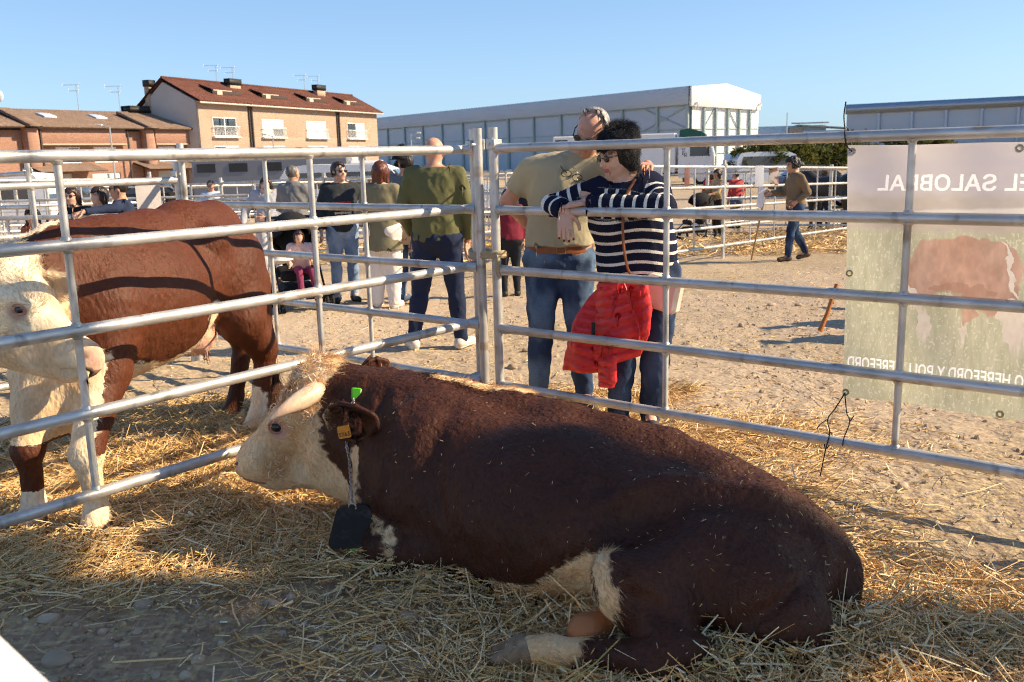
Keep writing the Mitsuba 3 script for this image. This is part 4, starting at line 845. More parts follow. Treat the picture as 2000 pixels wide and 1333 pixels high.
# red quilted jacket over the bag: a draped body with quilted ridges
JP = R0 - NR * .14
def jp(a, z, d=0): return JP + DR * a + NR * d + V(0, 0, z)
def quilted(parts, h=.008):
    """padded sheets: (outline in the panel's (along, z) plane, depth of its middle, half thickness, direction of the baffles, spacing)"""
    from shapely import Polygon, points, distance, contains_xy
    ax = [np.arange(.25, 1.08, h), np.arange(.22, .95, h), np.arange(-.09, .13, h)]; A2, Z2 = np.meshgrid(ax[0], ax[1], indexing='ij'); F = np.full((len(ax[0]), len(ax[1]), len(ax[2])), .2)
    for poly, dm, th, ang, sp in parts:
        g = Polygon(poly).buffer(.012).buffer(-.02).buffer(.012); pt = points(A2.ravel(), Z2.ravel()); ins = contains_xy(g, A2.ravel(), Z2.ravel()); sd = np.where(ins, -distance(pt, g.exterior), distance(pt, g)).reshape(A2.shape)
        u = (A2 * math.cos(ang) + Z2 * math.sin(ang)) / sp + .35 * meshkit.noise(np.stack([A2 * 9, Z2 * 9, 0 * A2], -1), 3); fr = np.abs(u - np.floor(u) - .5) * 2
        nn = np.stack([A2, Z2, 0 * A2 + dm], -1); t = th * (.34 + .66 * np.sqrt(np.clip(1 - fr ** 3, 0, 1))) * (.75 + .5 * meshkit.fbm(nn * 9, 2, 4)) * np.sqrt(np.clip(-sd / .03, 0.02, 1))
        mid = dm + .035 * (meshkit.fbm(nn * 5, 2, 8) - .5) + .022 * np.sin(A2 * 26 + 3 * Z2)
        D = np.maximum(sd[..., None], np.abs(ax[2][None, None] - mid[..., None]) - t[..., None]); F = np.minimum(F, D)
    v, f = surface_nets(F, V(0, 0, 0), 1.0); v = np.stack([np.interp(v[:, i], np.arange(len(ax[i])), ax[i]) for i in range(3)], 1)
    m = trimesh.Trimesh(JP + DR * v[:, :1] + NR * v[:, 2:] + np.c_[0 * v[:, :2], v[:, 1]], f, process=False)
    if m.volume < 0: m.invert()
    trimesh.smoothing.filter_taubin(m, iterations=2); return m
jmesh = quilted([([(.625, .86), (.745, .86), (.70, .665), (.662, .464), (.645, .356), (.493, .336), (.346, .33), (.365, .43), (.445, .614), (.532, .765)], .0, .032, 1.35, .055),
                 ([(.60, .84), (.776, .87), (.744, .614), (.711, .441), (.629, .372), (.58, .45), (.585, .654)], .035, .030, 1.75, .05),
                 ([(.76, .87), (.922, .872), (.95, .742), (.938, .605), (.893, .531), (.855, .472), (.662, .401), (.656, .463), (.68, .608), (.72, .752)], .028, .034, 1.95, .06),
                 ([(.622, .45), (.754, .48), (.753, .332), (.734, .295), (.628, .278), (.622, .358)], .06, .036, 1.6, .05)])
jt = thing('jacket', 'bright red quilted down jacket draped in front of the woman behind the fence', 'jacket')
put('shell', jmesh, tex('red_nylon', lambda p, n, uv: mix((.62, .018, .022), (.74, .035, .04), fbm(p.x * 12, p.y * 12, p.z * 12, 2)), rough=.42, spec=.5, sheen=.2, bump=lambda p, n, uv: fbm(p.x * 60, p.y * 60, p.z * 40, 3) * .004), True, parent=jt)
put('zip', tube(spline([jp(.765, .87, .075), jp(.74, .72, .08), (jp(.69, .58, .085)), jp(.66, .46, .085)], 6), .006, 6), mat((.5, .02, .025), .5), parent=jt)
put('zip', tube(spline([jp(.80, .87, .075), jp(.85, .76, .08), jp(.90, .62, .085), jp(.885, .52, .085)], 6), .006, 6), mat((.5, .02, .025), .5), parent=jt)
put('tag', frame_mesh(box(0, 0, 0, .022, .004, .085, bev=.001), jp(.612, .60, .08), DR, NR, V(0, 0, 1)), mat((.02, .02, .02), .6), parent=jt)

# visitors in the aisle
person('bald man seen from behind in an olive green shirt and navy trousers', at=(-.58, 7.45, 0), face=172, s=1.01, h=.01, skin='red', hair=('bald', (.03, .02, .015)), top=(.125, .125, .055), bottom=(.018, .026, .06), shoes=(.62, .58, .52), fat=1.15, neckline=.035, top_low=-.04, look=(.12, 1, -.05), beard=(.1, .08, .07), fold=.016,
    pose=dict(anL=(.22, .06, .09), toeL=(.30, -.08, .035), anR=(-.16, -.02, .09), toeR=(-.22, -.17, .035), knL=(.16, -.02, .49), knR=(-.13, -.02, .49), elL=(.27, .02, 1.13), wrL=(.24, -.16, .93), elR=(-.27, .03, 1.12), wrR=(-.23, -.06, .87), shL=(.19, .015, 1.40), shR=(-.19, .015, 1.40)))
person('woman in sunglasses and a dark printed sweatshirt with pale blue jeans', at=(-1.97, 10.95, 0), face=18, s=.975, skin='fair', hair=('tail', (.03, .018, .012)), top=(.035, .04, .047), bottom='denim_pale', shoes=(.02, .02, .02), fat=1.12, bust=.06, glasses=True, look=(.75, -.8, .02), top_low=-.06, top_name='sweatshirt',
    pose=dict(elL=(.36, .04, 1.18), wrL=(.56, .08, 1.25), elR=(-.26, .05, 1.12), wrR=(-.26, -.08, .90)), hands=((1, 0, -.2), (0, -.2, -1)))
pr = [k for k in labels if labels[k].get('label', '').startswith('woman in sunglasses and a dark')][0]
fx, fy = unit(V(.95, .31, 0)), V(0, 0, 1); fn = np.cross(fx, fy)
def print_rows(rows, c, d):
    out = []
    for z, w_, h_ in rows:
        x = -w_ / 2
        while x < w_ / 2: ww = RNG.uniform(.008, .02); out.append(box(x + ww / 2, z, 0, ww * .8, h_ * RNG.uniform(.6, 1), .004)); x += ww
    return trimesh.util.concatenate(out)
pc = V(-1.975, 10.95, 0) - V(-.31, .95, 0) * .158 + V(0, 0, 1.085 - .14)
put('print', frame_mesh(print_rows(((.10, .20, .05), (.045, .25, .05), (-.10, .19, .04)), None, None), pc, fx, fy, fn), mat((.5, .03, .04), .7), 0, parent=pr)
put('print', frame_mesh(print_rows(((-.01, .19, .032), (-.05, .17, .03)), None, None), pc, fx, fy, fn), mat((.6, .55, .45), .7), 0, parent=pr)
person('auburn-haired woman seen from behind in an olive belted tunic and white trousers', at=(-1.40, 10.3, 0), face=165, s=.955, skin='fair', hair=('long', (.10, .025, .012)), top=(.20, .18, .11), bottom=(.78, .72, .66), shoes=(.7, .65, .6), fat=1.12, flare=.06, top_low=-.24, leg_w=1.45, top_name='tunic', look=(.1, 1, .02),
    pose=dict(elL=(.27, .0, 1.10), wrL=(.22, -.16, .92), elR=(-.24, .0, 1.10), wrR=(-.2, -.14, .95)))
one('shoulder_bag', [moved(extrude([(-.075, 0), (.075, 0), (.04, .22), (-.04, .22)], .06), rx=90, z=.60, x=-1.13, y=10.28), tube([(-1.17, 10.25, .86), (-1.20, 10.25, 1.25)], .008, 6)], mat((.38, .26, .15), .6), 'beige shoulder bag hanging beside the woman in the olive tunic', 'bag')
person('man in a dark cap, grey T-shirt and blue jeans beyond the auburn-haired woman', at=(-1.18, 10.75, 0), face=150, s=1.02, skin='red', hair=('short', (.02, .015, .012)), top=(.16, .17, .19), sleeves='short', bottom='denim_mid', shoes=(.06, .09, .16), fat=1.15, look=(-.5, 1, .1))
cap = Body().ball((-1.215, 10.74, 1.53), (.105, .12, .075), .02); capk = thing('cap', 'black cap on the head of the man in the grey T-shirt', 'cap')
put('crown', cap.mesh(.01, clip=lambda P: 1.525 - P[..., 2]), cloth((.012, .012, .014)), True, parent=capk); put('peak', moved(extrude([(-.08, 0), (.08, 0), (.07, .1), (0, .13), (-.07, .1)], .008), x=-1.25, y=10.80, z=1.525, rz=28), cloth((.012, .012, .014)), parent=capk)
person('youngster in a maroon top and black jeans half hidden by the fence posts', at=(.0, 11.1, 0), face=190, s=.76, skin='tan', hair=('bob', (.012, .01, .01)), top=(.19, .022, .04), bottom=(.02, .022, .03), shoes=(.03, .03, .03), fat=1.25, look=(.5, 1, 0), top_low=-.02)
walker, KJ = person('dark curly-haired man in a brown jacket and jeans walking with a stick', at=(4.70, 15.25, 0), face=-82, s=.985, skin='tan', hair=('curly', (.018, .014, .012)), top=(.20, .14, .085), bottom='denim_dark', shoes=(.10, .06, .03), look=(-1, -.12, -.12), neckline=.04, top_low=-.08, top_name='jacket', fat=1.08, h=.011,
    pose=dict(head=(0, -.07, 1.58), neck=(0, -.02, 1.43), anL=(.08, -.13, .09), toeL=(.09, -.29, .035), knL=(.09, -.10, .50), anR=(-.10, .28, .12), toeR=(-.11, .14, .035), knR=(-.10, .06, .50), elL=(.25, .10, 1.14), wrL=(.21, -.07, 1.00), elR=(-.20, -.10, 1.13), wrR=(-.16, -.36, 1.13), shL=(.19, .0, 1.385)), hands=((-.5, -.5, -.6), (0, -1, -.1)), palms=((-1, 0, 0), (1, 0, -.2)), curl=(.4, 1.1))
hp = KJ['wrR'] + V(-.09, .0, .0); one('walking_stick', tube([hp + V(.02, 0, .08), hp, V(4.10, 15.6, gz0(15.6))], [.021, .019, .015], 8), mat((.42, .25, .08), .5), 'straight wooden stick in the hand of the walking man', 'stick')
one('paper', moved(extrude([(-.10, -.2), (.0, -.22), (.07, -.02), (.10, .1), (-.05, .14)], .004), rx=88, rz=8, x=hp[0] - .06, y=hp[1] - .03, z=hp[2] - .02), mat((.85, .85, .85), .8), 'white folded paper held by the walking man with the stick', 'paper')
one('wooden_handle', tube([(2.63, 7.72, .0), (2.70, 7.76, .14), (2.80, 7.84, .38)], [.022, .018, .018], 10), mat((.48, .16, .03), .45), 'orange-brown wooden stick leaning behind the left edge of the banner', 'stick')

# three visitors at the left
L = dict(h=.010, legs=True)
person('woman in dark sunglasses leaning on the low panel, leftmost of the adult trio', at=(-4.66, 10.0, 0), face=-22, s=.845, skin='fair', hair=('bob', (.03, .012, .008)), top=(.015, .015, .018), glasses=True, look=(-.05, -1, -.05), pose=dict(elL=(.30, -.15, 1.12), wrL=(.25, -.40, 1.22), elR=(-.2, -.2, 1.15), wrR=(.05, -.45, 1.28)), hands=((.3, -1, 0), (1, -.5, 0)), bust=.06, lips=(.6, .3, .28))
person('laughing woman with long dark hair between the sunglasses woman and the man', at=(-4.40, 10.05, 0), face=10, s=.84, skin='fair', hair=('long', (.025, .015, .012)), top=(.018, .016, .018), look=(-.75, -1, -.05), pose=dict(wrR=(-.15, -.45, 1.2), elR=(-.22, -.2, 1.15)), bust=.06, lips=(.75, .6, .55))
person('man in wraparound sunglasses and navy sweater reaching his arm over the low panel', at=(-4.13, 9.95, 0), face=-60, s=.885, skin='tan', hair=('short', (.02, .014, .012)), top=(.02, .03, .065), glasses=True, look=(-1, -.25, -.05), fat=1.15, world=dict(elR=(-4.0, 9.5, 1.12), wrR=(-4.2, 9.2, 1.10)), hands=((0, -.5, -.8), (-.6, -.6, -.2)), palms=((1, .3, 0), (0, .1, -1)))
person('child with black hair at the left end of the low panel', at=(-4.98, 9.75, 0), face=-15, s=.72, skin='tan', hair=('fringe', (.012, .01, .01)), top=(.35, .1, .06), look=(.2, -1, .1))
# middle distance
person('dark-haired woman in a pale grey sweatshirt sitting sideways, arms crossed', at=(-3.52, 13.6, 0), face=10, s=.95, skin='fair', hair=('bob', (.02, .012, .01)), top=(.42, .43, .48), bottom=(.6, .6, .62), look=(-.05, -1, 0), pose=dict(head=(0, -.02, 1.52), neck=(0, .015, 1.38), elL=(.28, -.06, 1.12), wrL=(-.02, -.2, 1.02), elR=(-.34, .0, 1.12), wrR=(-.38, -.12, .92)), hands=((-1, -.1, 0), (0, -.3, -1)))
person('man seen from behind in a grey hooded sweatshirt', at=(-2.98, 13.0, 0), face=170, s=1.0, skin='tan', hair=('grey', (.12, .115, .11)), top=(.20, .20, .20), bottom='denim_pale', look=(.5, 1, 0), neckline=.05, fat=1.1, fold=.016, pose=dict(elL=(.26, -.08, 1.12), elR=(-.26, -.08, 1.12), wrL=(.2, -.25, 1.0), wrR=(-.2, -.25, 1.0)))
person('person in a tan jacket pushing a buggy by the far pens', at=(5.12, 22.8, 0), face=-70, s=.97, skin='tan', hair=('bob', (.02, .012, .01)), top=(.42, .29, .15), bottom=(.03, .025, .02), look=(-1, -.3, 0), pose=dict(elL=(.25, -.15, 1.12), wrL=(.2, -.42, 1.05), elR=(-.25, -.15, 1.12), wrR=(-.2, -.42, 1.05)))
SMALL = [(4.85, 8.15, -60, (.06, .07, .10), 'man in dark blue standing just right of the picture beyond the banner', 'short', (.03, .02, .01)), (4.6, 7.35, -70, (.2, .2, .2), 'man in grey standing right of the picture, nearer to the fence', 'short', (.1, .1, .1)), (5.7, 9.2, -100, (.3, .1, .1), 'woman in brick red standing right of the picture, farthest from the fence', 'bob', (.03, .02, .01)), (-6.2, 17.5, 60, (.02, .02, .02), 'man in a black vest over a red jersey in the middle distance', 'grey', (.2, .2, .2)), (-6.35, 20, 20, (.45, .55, .68), 'distant visitor in a pale blue shirt among the pens', 'short', (.03, .02, .01)), (-4.9, 19, 170, (.02, .02, .025), 'distant visitor in black with a blue collar among the pens', 'short', (.03, .02, .01)),
         (-8.2, 21, 10, (.03, .05, .09), 'distant visitor in dark blue by the poster', 'short', (.03, .02, .01)), (6.0, 27.5, 160, (.5, .03, .05), 'distant visitor in a red top behind the far pens', 'bob', (.03, .02, .01)), (6.6, 27.0, 200, (.45, .06, .06), 'second distant visitor in red near the silver van', 'short', (.03, .02, .01)),
         (9.0, 26.5, 190, (.42, .46, .5), 'distant visitor in a grey shirt beside the dark horse', 'short', (.03, .02, .01)), (9.4, 25.2, 180, (.03, .03, .04), 'distant visitor in dark clothes at the far pen corner', 'short', (.03, .02, .01)), (9.75, 24.6, 200, (.72, .36, .02), 'distant visitor in an orange-yellow jacket at the right', 'tail', (.1, .06, .03)), (8.7, 25.6, 175, (.02, .02, .02), 'distant visitor in a dark coat behind the horse rump', 'bob', (.08, .06, .05)),
         (.15, 19.5, 150, (.3, .45, .7), 'distant visitor in pale blue seen past the bent elbow', 'short', (.03, .02, .01)), (.45, 17.0, 10, (.02, .02, .025), 'distant visitor in black beyond the maroon top', 'bob', (.01, .01, .01)), (-3.3, 22.0, 30, (.6, .6, .62), 'distant visitor in a white shirt far behind the seated woman', 'short', (.03, .02, .01)), (-2.2, 23, 200, (.25, .1, .1), 'distant visitor in brick red far behind the sweatshirt woman', 'short', (.03, .02, .01))]
for x, y, fa, c, lab, hs, hcx in SMALL: person(lab, at=(x, y, 0), face=fa, s=.97, h=.018, skin='tan', hair=(hs, hcx), top=c, bottom=(.04, .05, .09) if fa % 20 else (.1, .13, .2), fat=1.1)
put('jersey_sleeve', Body().cap((-6.08, 17.36, .88), (-6.0, 17.3, .66), .062, .055).mesh(.012), cloth((.5, .02, .02)), True, parent=[k for k in labels if labels[k].get('label', '').startswith('man in a black vest')][0])
# ---------------------------------------------------------------- buildings
G0 = -.735
def brick(c1, c2, mort):
    def fn(p, n, uv):
        z = p.z / .075; row = dr.floor(z); along_ = (p.x * .37 + p.y * .93) / .25 + .5 * (row - 2 * dr.floor(row / 2)); fz, fa = z - row, along_ - dr.floor(along_)
        m = dr.maximum(1 - smoothstep(.08, .18, fz), 1 - smoothstep(.03, .07, fa)); q = cell_rand(dr.floor(along_), row, 3)
        return mix(mix(c1, c2, q * .6 + .4 * fbm(p.x * .5, p.y * .5, p.z * .8, 3)), mort, m * .6)
    return fn
tex('tan_brick', brick((.43, .315, .24), (.35, .255, .19), (.48, .40, .33)), rough=.9)
tex('red_brick', brick((.37, .21, .155), (.265, .135, .095), (.42, .33, .27)), rough=.9)
tex('render_grey', lambda p, n, uv: mix((.42, .39, .36), (.50, .47, .44), fbm(p.x * .7, p.y * .7, p.z * .5, 3)), rough=.9)
def tiles(c1, c2):
    return lambda p, n, uv: mix(c1, c2, fbm(p.x * 1.2, p.y * 1.2, p.z * 3, 3)) * (.7 + .5 * noise(p.x * 9, p.y * 9, p.z * 9))
tile_bump = lambda p, n, uv: .035 * dr.abs(dr.sin((p.x * .374 + p.y * .928) * 13.0)) + .03 * (p.z * 5.2 - dr.floor(p.z * 5.2))
tex('tile_red', tiles((.095, .036, .026), (.16, .066, .046)), rough=.85, bump=tile_bump, eps=.01)
tex('tile_brown', tiles((.17, .115, .085), (.26, .185, .14)), rough=.85, bump=tile_bump, eps=.01)
tex('sheet_metal', lambda p, n, uv: mix((.38, .45, .53), (.44, .51, .58), fbm(p.x * .15, p.y * .15, p.z * .4, 3)), rough=.55, spec=.4, bump=lambda p, n, uv: .03 * dr.abs(dr.sin((p.x * .8 - p.y * .8) * 7)), eps=.02)
tex('sheet_white', lambda p, n, uv: mix((.78, .80, .80), (.84, .85, .84), fbm(p.x * .2, p.y * .2, p.z * .4, 3)), rough=.5, spec=.4, bump=lambda p, n, uv: .02 * dr.abs(dr.sin((p.x * .8 + p.y * .6) * 7)), eps=.02)
WHITE, DARK, GLASS, STEEL = mat((.8, .8, .79), .5), mat((.03, .03, .03), .6), mat((.05, .07, .09), .06, spec=.9), mat((.32, .42, .42), .5)
def facade(c, e):
    e = unit(V(e[0], e[1], 0)); n = V(e[1], -e[0], 0); c = V(*c)
    M = np.eye(4); M[:3, 0], M[:3, 1], M[:3, 2], M[:3, 3] = e, -n, (0, 0, 1), c      # x along, y inwards, z up
    return M
def fb(M, t0, t1, z0, z1, d0, d1): m = box((t0 + t1) / 2, -(d0 + d1) / 2, (z0 + z1) / 2, t1 - t0, d1 - d0, z1 - z0); m.apply_transform(M); return m   # d: out of the wall
def wall_with_holes(M, L, z0, z1, holes, th=.3):
    from shapely.geometry import box as sb
    from shapely import unary_union
    g = sb(0, z0, L, z1)
    if holes: g = g.difference(unary_union([sb(a, c, b, d) for a, b, c, d in holes]))
    m = extrude(g, th); v = np.array(m.vertices); m = trimesh.Trimesh(np.stack([v[:, 0], th - v[:, 2], v[:, 1]], 1), m.faces[:, ::-1], process=False)
    if m.volume < 0: m.invert()
    m.apply_transform(M); return m
def slab(M, pts, th=.18):
    """a thick plate through the corner points (t, inwards, z)"""
    p = np.array(pts, float); n = unit(np.cross(p[1] - p[0], p[2] - p[0])); n = n if n[2] > 0 else -n
    m = trimesh.convex.convex_hull(np.vstack([p, p + n * th])); m.apply_transform(M); return m
def window(par, M, t0, t1, z0, z1, kind, rail=False):
    w = put('window', [fb(M, t0, t0 + .12, z0, z1, -.16, .03), fb(M, t1 - .12, t1, z0, z1, -.16, .03), fb(M, t0, t1, z1 - .12, z1, -.16, .032), fb(M, t0, t1, z0, z0 + .12, -.16, .032), fb(M, (t0 + t1) / 2 - .08, (t0 + t1) / 2 + .08, z0, z1, -.16, .028)], WHITE, 0, parent=par)
    for i, k in enumerate(kind):
        a = t0 + (t1 - t0) * i / len(kind); b = t0 + (t1 - t0) * (i + 1) / len(kind)
        if k == 's': put('shutter', fb(M, a + .1, b - .1, z0 + .1, z1 - .1, -.14, -.02), WHITE, 0, parent=w)
        elif k == 'h': put('shutter', fb(M, a + .1, b - .1, (z0 + z1) / 2, z1 - .1, -.14, -.02), WHITE, 0, parent=w); put('pane', fb(M, a + .1, b - .1, z0 + .1, (z0 + z1) / 2, -.14, -.08), GLASS, 0, parent=w)
        else: put('pane', fb(M, a + .1, b - .1, z0 + .1, z1 - .1, -.14, -.08), GLASS, 0, parent=w)
    if rail: put('railing', [fb(M, t0 - .15, t1 + .15, z0 + 1.0, z0 + 1.06, .28, .34)] + [fb(M, t, t + .04, z0, z0 + 1.0, .29, .33) for t in np.arange(t0 - .15, t1 + .12, .22)] + [fb(M, t0 - .2, t1 + .2, z0 - .16, z0 - .02, 0, .4)], WHITE, 0, parent=w)

# tan apartment block
M1 = facade((-30.77, 95, 0), (.3737, .9275)); AB = thing('apartment_building', 'tan brick apartment block with a dark red tiled roof and white shutters', 'building')
W1 = [(2.0, 5.85), (10.2, 14.2), (18.75, 23.0), (27.9, 32.2)]; rows = [(4.30, 6.25), (1.25, 3.35)]
holes = [(a, b, c, d) for a, b in W1 for c, d in rows]
put('wall', [wall_with_holes(M1, 35.58, G0, 7.75, holes), fb(M1, .1, 35.48, G0, 7.7, -.9, -.6)], 'tan_brick', 0, parent=AB)
gb = extrude([(0, G0), (0, 7.75), (3.9, 9.75), (7.3, 7.1), (7.3, G0)], .3); v = np.array(gb.vertices); gb = trimesh.Trimesh(np.stack([v[:, 2] - .302, v[:, 0], v[:, 1]], 1), gb.faces, process=False); gb.apply_transform(M1)
put('gable', gb, 'render_grey', 0, parent=AB)
RF = put('roof', [slab(M1, [(-.5, -.7, 7.62), (36.1, -.7, 7.62), (36.1, 3.9, 10.0), (-.5, 3.9, 10.0)]), slab(M1, [(-.5, 3.9, 10.0), (36.1, 3.9, 10.0), (36.1, 7.9, 6.9), (-.5, 7.9, 6.9)])], 'tile_red', 0, parent=AB)
put('ridge_tile', [tube([(M1 @ V(t, 3.9, 10.2, 1))[:3], (M1 @ V(t + .42, 3.9, 10.24, 1))[:3]], .13, 8) for t in np.arange(-.4, 35.8, .45)], 'tile_red', parent=RF); labels[RF + '__ridge_tile'] = {'kind': 'stuff'}
put('gutter', [fb(M1, -.5, 36.1, 7.5, 7.66, .62, .78), fb(M1, -.4, 36.0, 7.66, 7.72, 0, .7)], mat((.55, .5, .45), .5), 0, parent=RF)
for t in (4.0, 12.3, 20.9, 29.3):                                  # roof terraces cut into the slope
    d_ = put('dormer', [slab(M1, [(t - .6, 0.9, 9.05), (t + 2.9, .9, 9.05), (t + 2.9, 2.5, 9.6), (t - .6, 2.5, 9.6)], .12)], 'tile_red', 0, parent=RF)
    put('recess', fb(M1, t - .5, t + 4.2, 8.35, 9.05, -1.6, -.85), mat((.06, .04, .035), .9), 0, parent=d_); put('sill', fb(M1, t - .6, t + 4.4, 8.26, 8.40, -.84, -.40), mat((.40, .19, .12), .8), 0, parent=d_)
    put('frame', [fb(M1, t - .4, t + 2.6, 9.0, 9.08, -.84, -.8), fb(M1, t + .2, t + 1.0, 8.45, 9.0, -.84, -.82)], mat((.6, .52, .42), .6), 0, parent=d_)
for t, y_, z0, z1 in ((10.2, 2.8, 9.2, 10.3), (27.2, 2.8, 9.5, 10.65), (-.1, 5.6, 7.0, 9.7)):
    c = put('chimney', fb(M1, t - 1.0 * (t > 0) - .3, t + .5, z0, z1 - .3, -y_ - .6, -y_), 'tan_brick', 0, parent=RF); put('cowl', fb(M1, t - 1.1 * (t > 0) - .35, t + .6, z1 - .3, z1 + .35, -y_ - .7, -y_ + .1), DARK, 0, parent=c)
for a, b in W1:
    i = W1.index((a, b)); window(AB, M1, a, b, *rows[0], ('ppp' if i == 0 else 'sh' if i == 1 else 'ss' if i == 2 else 'ps'), True); window(AB, M1, a, b, *rows[1], 'sp' if i else 'ps', i == 0)
for t in (7.9, 8.35, 25.4, 25.85): put('downpipe', fb(M1, t, t + .16, G0, 7.5, .02, .18), mat((.06, .05, .045), .5), 0, parent=AB)
# red brick terrace to the left
M2 = facade((-31.42, 97, 0), (.5, .866)); M2[:3, 3] = (-31.42 - .5 * 40, 97 - .866 * 40, 0)      # t = 0 forty metres to the left
TB = thing('terraced_houses', 'low red brick terrace with a brown tiled roof at the left', 'building')
W2 = [(23.6, 26.0), (27.4, 29.8), (34.6, 36.6)]
put('wall', [wall_with_holes(M2, 39.8, G0, 4.75, [(a, b, 1.9, 3.35) for a, b in W2] + [(a, b, -.6, 1.0) for a, b in ((22.5, 25), (27, 30), (34, 37))]), fb(M2, 0, 39.7, G0, 4.7, -1.2, -.7)], 'red_brick', 0, parent=TB)
put('wall', [fb(M2, a, b, 3.6, 4.95, .02, .5) for a, b in ((22.0, 30.6), (34.0, 39.6), (10, 18))] + [fb(M2, a, b, G0, 4.95, .02, .9) for a, b in ((20.6, 21.6), (32.6, 33.6))], 'red_brick', 0, parent=TB)
put('cornice', [fb(M2, a, b, 3.45, 3.62, .02, .58) for a, b in ((22.0, 30.6), (34.0, 39.6), (10, 18))], mat((.5, .4, .3), .8), 0, parent=TB)
RT = put('roof', [slab(M2, [(-1, -1.0, 4.85), (40.4, -1.0, 4.95), (40.4, 4.5, 6.7), (-1, 4.5, 6.6)]), slab(M2, [(-1, 4.5, 6.6), (40.4, 4.5, 6.7), (40.4, 9, 5), (-1, 9, 5)])], 'tile_brown', 0, parent=TB)
for t in (20.5, 32.5): put('parapet', slab(M2, [(t, -1.4, 4.9), (t + 1.2, -1.4, 4.9), (t + 1.2, 3.0, 6.5), (t, 3.0, 6.5)], .3), 'tile_brown', 0, parent=RT)
for t in (24.0, 29.2): put('skylight', slab(M2, [(t, 1.6, 5.85), (t + 1.2, 1.6, 5.85), (t + 1.2, 2.8, 6.22), (t, 2.8, 6.22)], .22), mat((.5, .55, .6), .1, spec=.8), 0, parent=RT)
cm = put('chimney', fb(M2, 35.2, 38.5, 6.3, 6.8, -5.2, -4.2), 'red_brick', 0, parent=RT); put('cowl', fb(M2, 35.0, 38.7, 6.8, 7.45, -5.4, -4.0), DARK, 0, parent=cm)
for i, (a, b) in enumerate(W2): window(TB, M2, a, b, 1.9, 3.35, 'sp' if i == 0 else 'ss')
for a, b in ((22.5, 25), (27, 30), (34, 37)): put('garage_door', fb(M2, a, b, -.6, 1.0, -.2, -.1), mat((.62, .6, .56), .6), 0, parent=TB)
for t in (21.9, 30.7, 39.5): put('downpipe', fb(M2, t, t + .14, G0, 4.8, .52, .66), mat((.06, .05, .045), .5), 0, parent=TB)
for a, b in ((20.5, 27), (31.5, 39)): put('canopy', slab(M2, [(a, -2.2, 1.15), (b, -2.2, 1.15), (b, 0, 1.75), (a, 0, 1.75)], .15), 'tile_brown', 0, parent=TB)
# hangars
M3 = facade((-26.56, 194, 0), (.5859, -.8104)); HG = thing('hangar', 'long pale blue-grey metal hangar with a white gable end', 'building')
LH = 86.37
put('wall', fb(M3, 0, LH, G0, 7.6, -.3, 0), 'sheet_metal', 0, parent=HG); put('fascia', fb(M3, -.3, LH + .15, 7.6, 9.9, -.3, .45), 'sheet_metal', 0, parent=HG)
ge = extrude([(0, 7.35), (0, 9.85), (6.8, 10.3), (13.75, 8.95), (13.75, 6.95)], .4); v = np.array(ge.vertices); ge = trimesh.Trimesh(np.stack([v[:, 2] + LH + .16, v[:, 0] - .3, v[:, 1]], 1), ge.faces, process=False); ge.apply_transform(M3)
put('gable', ge, 'sheet_white', 0, parent=HG); put('end_wall', fb(M3, LH - .3, LH + .1, G0, 7.35, -13.6, -.31), 'sheet_white', 0, parent=HG)
put('roof', slab(M3, [(0, 0.5, 9.85), (LH, .5, 9.85), (LH, 6.8, 10.2), (0, 6.8, 10.2)], .1), 'sheet_metal', 0, parent=HG); put('roof', slab(M3, [(0, 6.8, 10.2), (LH, 6.8, 10.2), (LH, 13.6, 8.9), (0, 13.6, 8.9)], .1), 'sheet_metal', 0, parent=HG)
for t in list(np.arange(4.5, LH - 3, 6.9)) + [LH - .4]: put('column', fb(M3, t, t + .34, G0, 7.6, .02, .34), STEEL, 0, parent=HG)
put('girt', [fb(M3, 0, LH - .1, z, z + .16, .02, .1) for z in (4.4, 7.35)], STEEL, 0, parent=HG)
for d in (2.3, 4.6, 7.0, 9.3, 11.5): put('column', fb(M3, LH + .12, LH + .42, G0, 7.35, -d - .3, -d), STEEL, 0, parent=HG)
def strut(M, a, b, r=.07): return tube([(M @ V(*a, 1))[:3], (M @ V(*b, 1))[:3]], r, 6)
put('brace', [strut(M3, (LH - 8.4, -.15, 4.5), (LH - .4, -.15, 7.4)), strut(M3, (LH - 8.4, -.15, 7.4), (LH - .4, -.15, 4.5)), strut(M3, (LH + .2, 4.7, 7.3), (LH + .2, 2.4, 4.4)), strut(M3, (LH + .2, 7.1, 7.3), (LH + .2, 9.3, 4.4))], STEEL, parent=HG)
put('girt', [fb(M3, LH + .12, LH + .22, z, z + .12, -13.6, -.3) for z in (1.2, 4.4)], STEEL, 0, parent=HG)
put('vent_pipe', [tube(spline([(M3 @ V(LH + .35, .5 + o, 6.9, 1))[:3], (M3 @ V(LH + .6, .5 + o, 7.7, 1))[:3], (M3 @ V(LH + .9, .5 + o, 7.7, 1))[:3], (M3 @ V(LH + 1.0, .5 + o, 7.2, 1))[:3]], 4), .09, 6) for o in (0, 12.6)], mat((.6, .62, .6), .4), parent=HG)
M4 = facade((68.76, 191, 0), (.8393, -.5437)); H2 = thing('hangar', 'second blue-grey hangar with flat roofline above the banner', 'building')
put('wall', fb(M4, 0, 60, G0, 8.1, -.3, 0), 'sheet_metal', 0, parent=H2); put('fascia', fb(M4, -.2, 60, 8.1, 10.0, -12, .5), 'sheet_metal', 0, parent=H2); put('side_wall', fb(M4, 0, .4, G0, 8.1, -12, -.31), 'sheet_metal', 0, parent=H2)
for t in np.arange(6.0, 58, 6.1): put('column', fb(M4, t, t + .5, G0, 8.1, .02, .45), mat((.42, .5, .6), .5), 0, parent=H2)
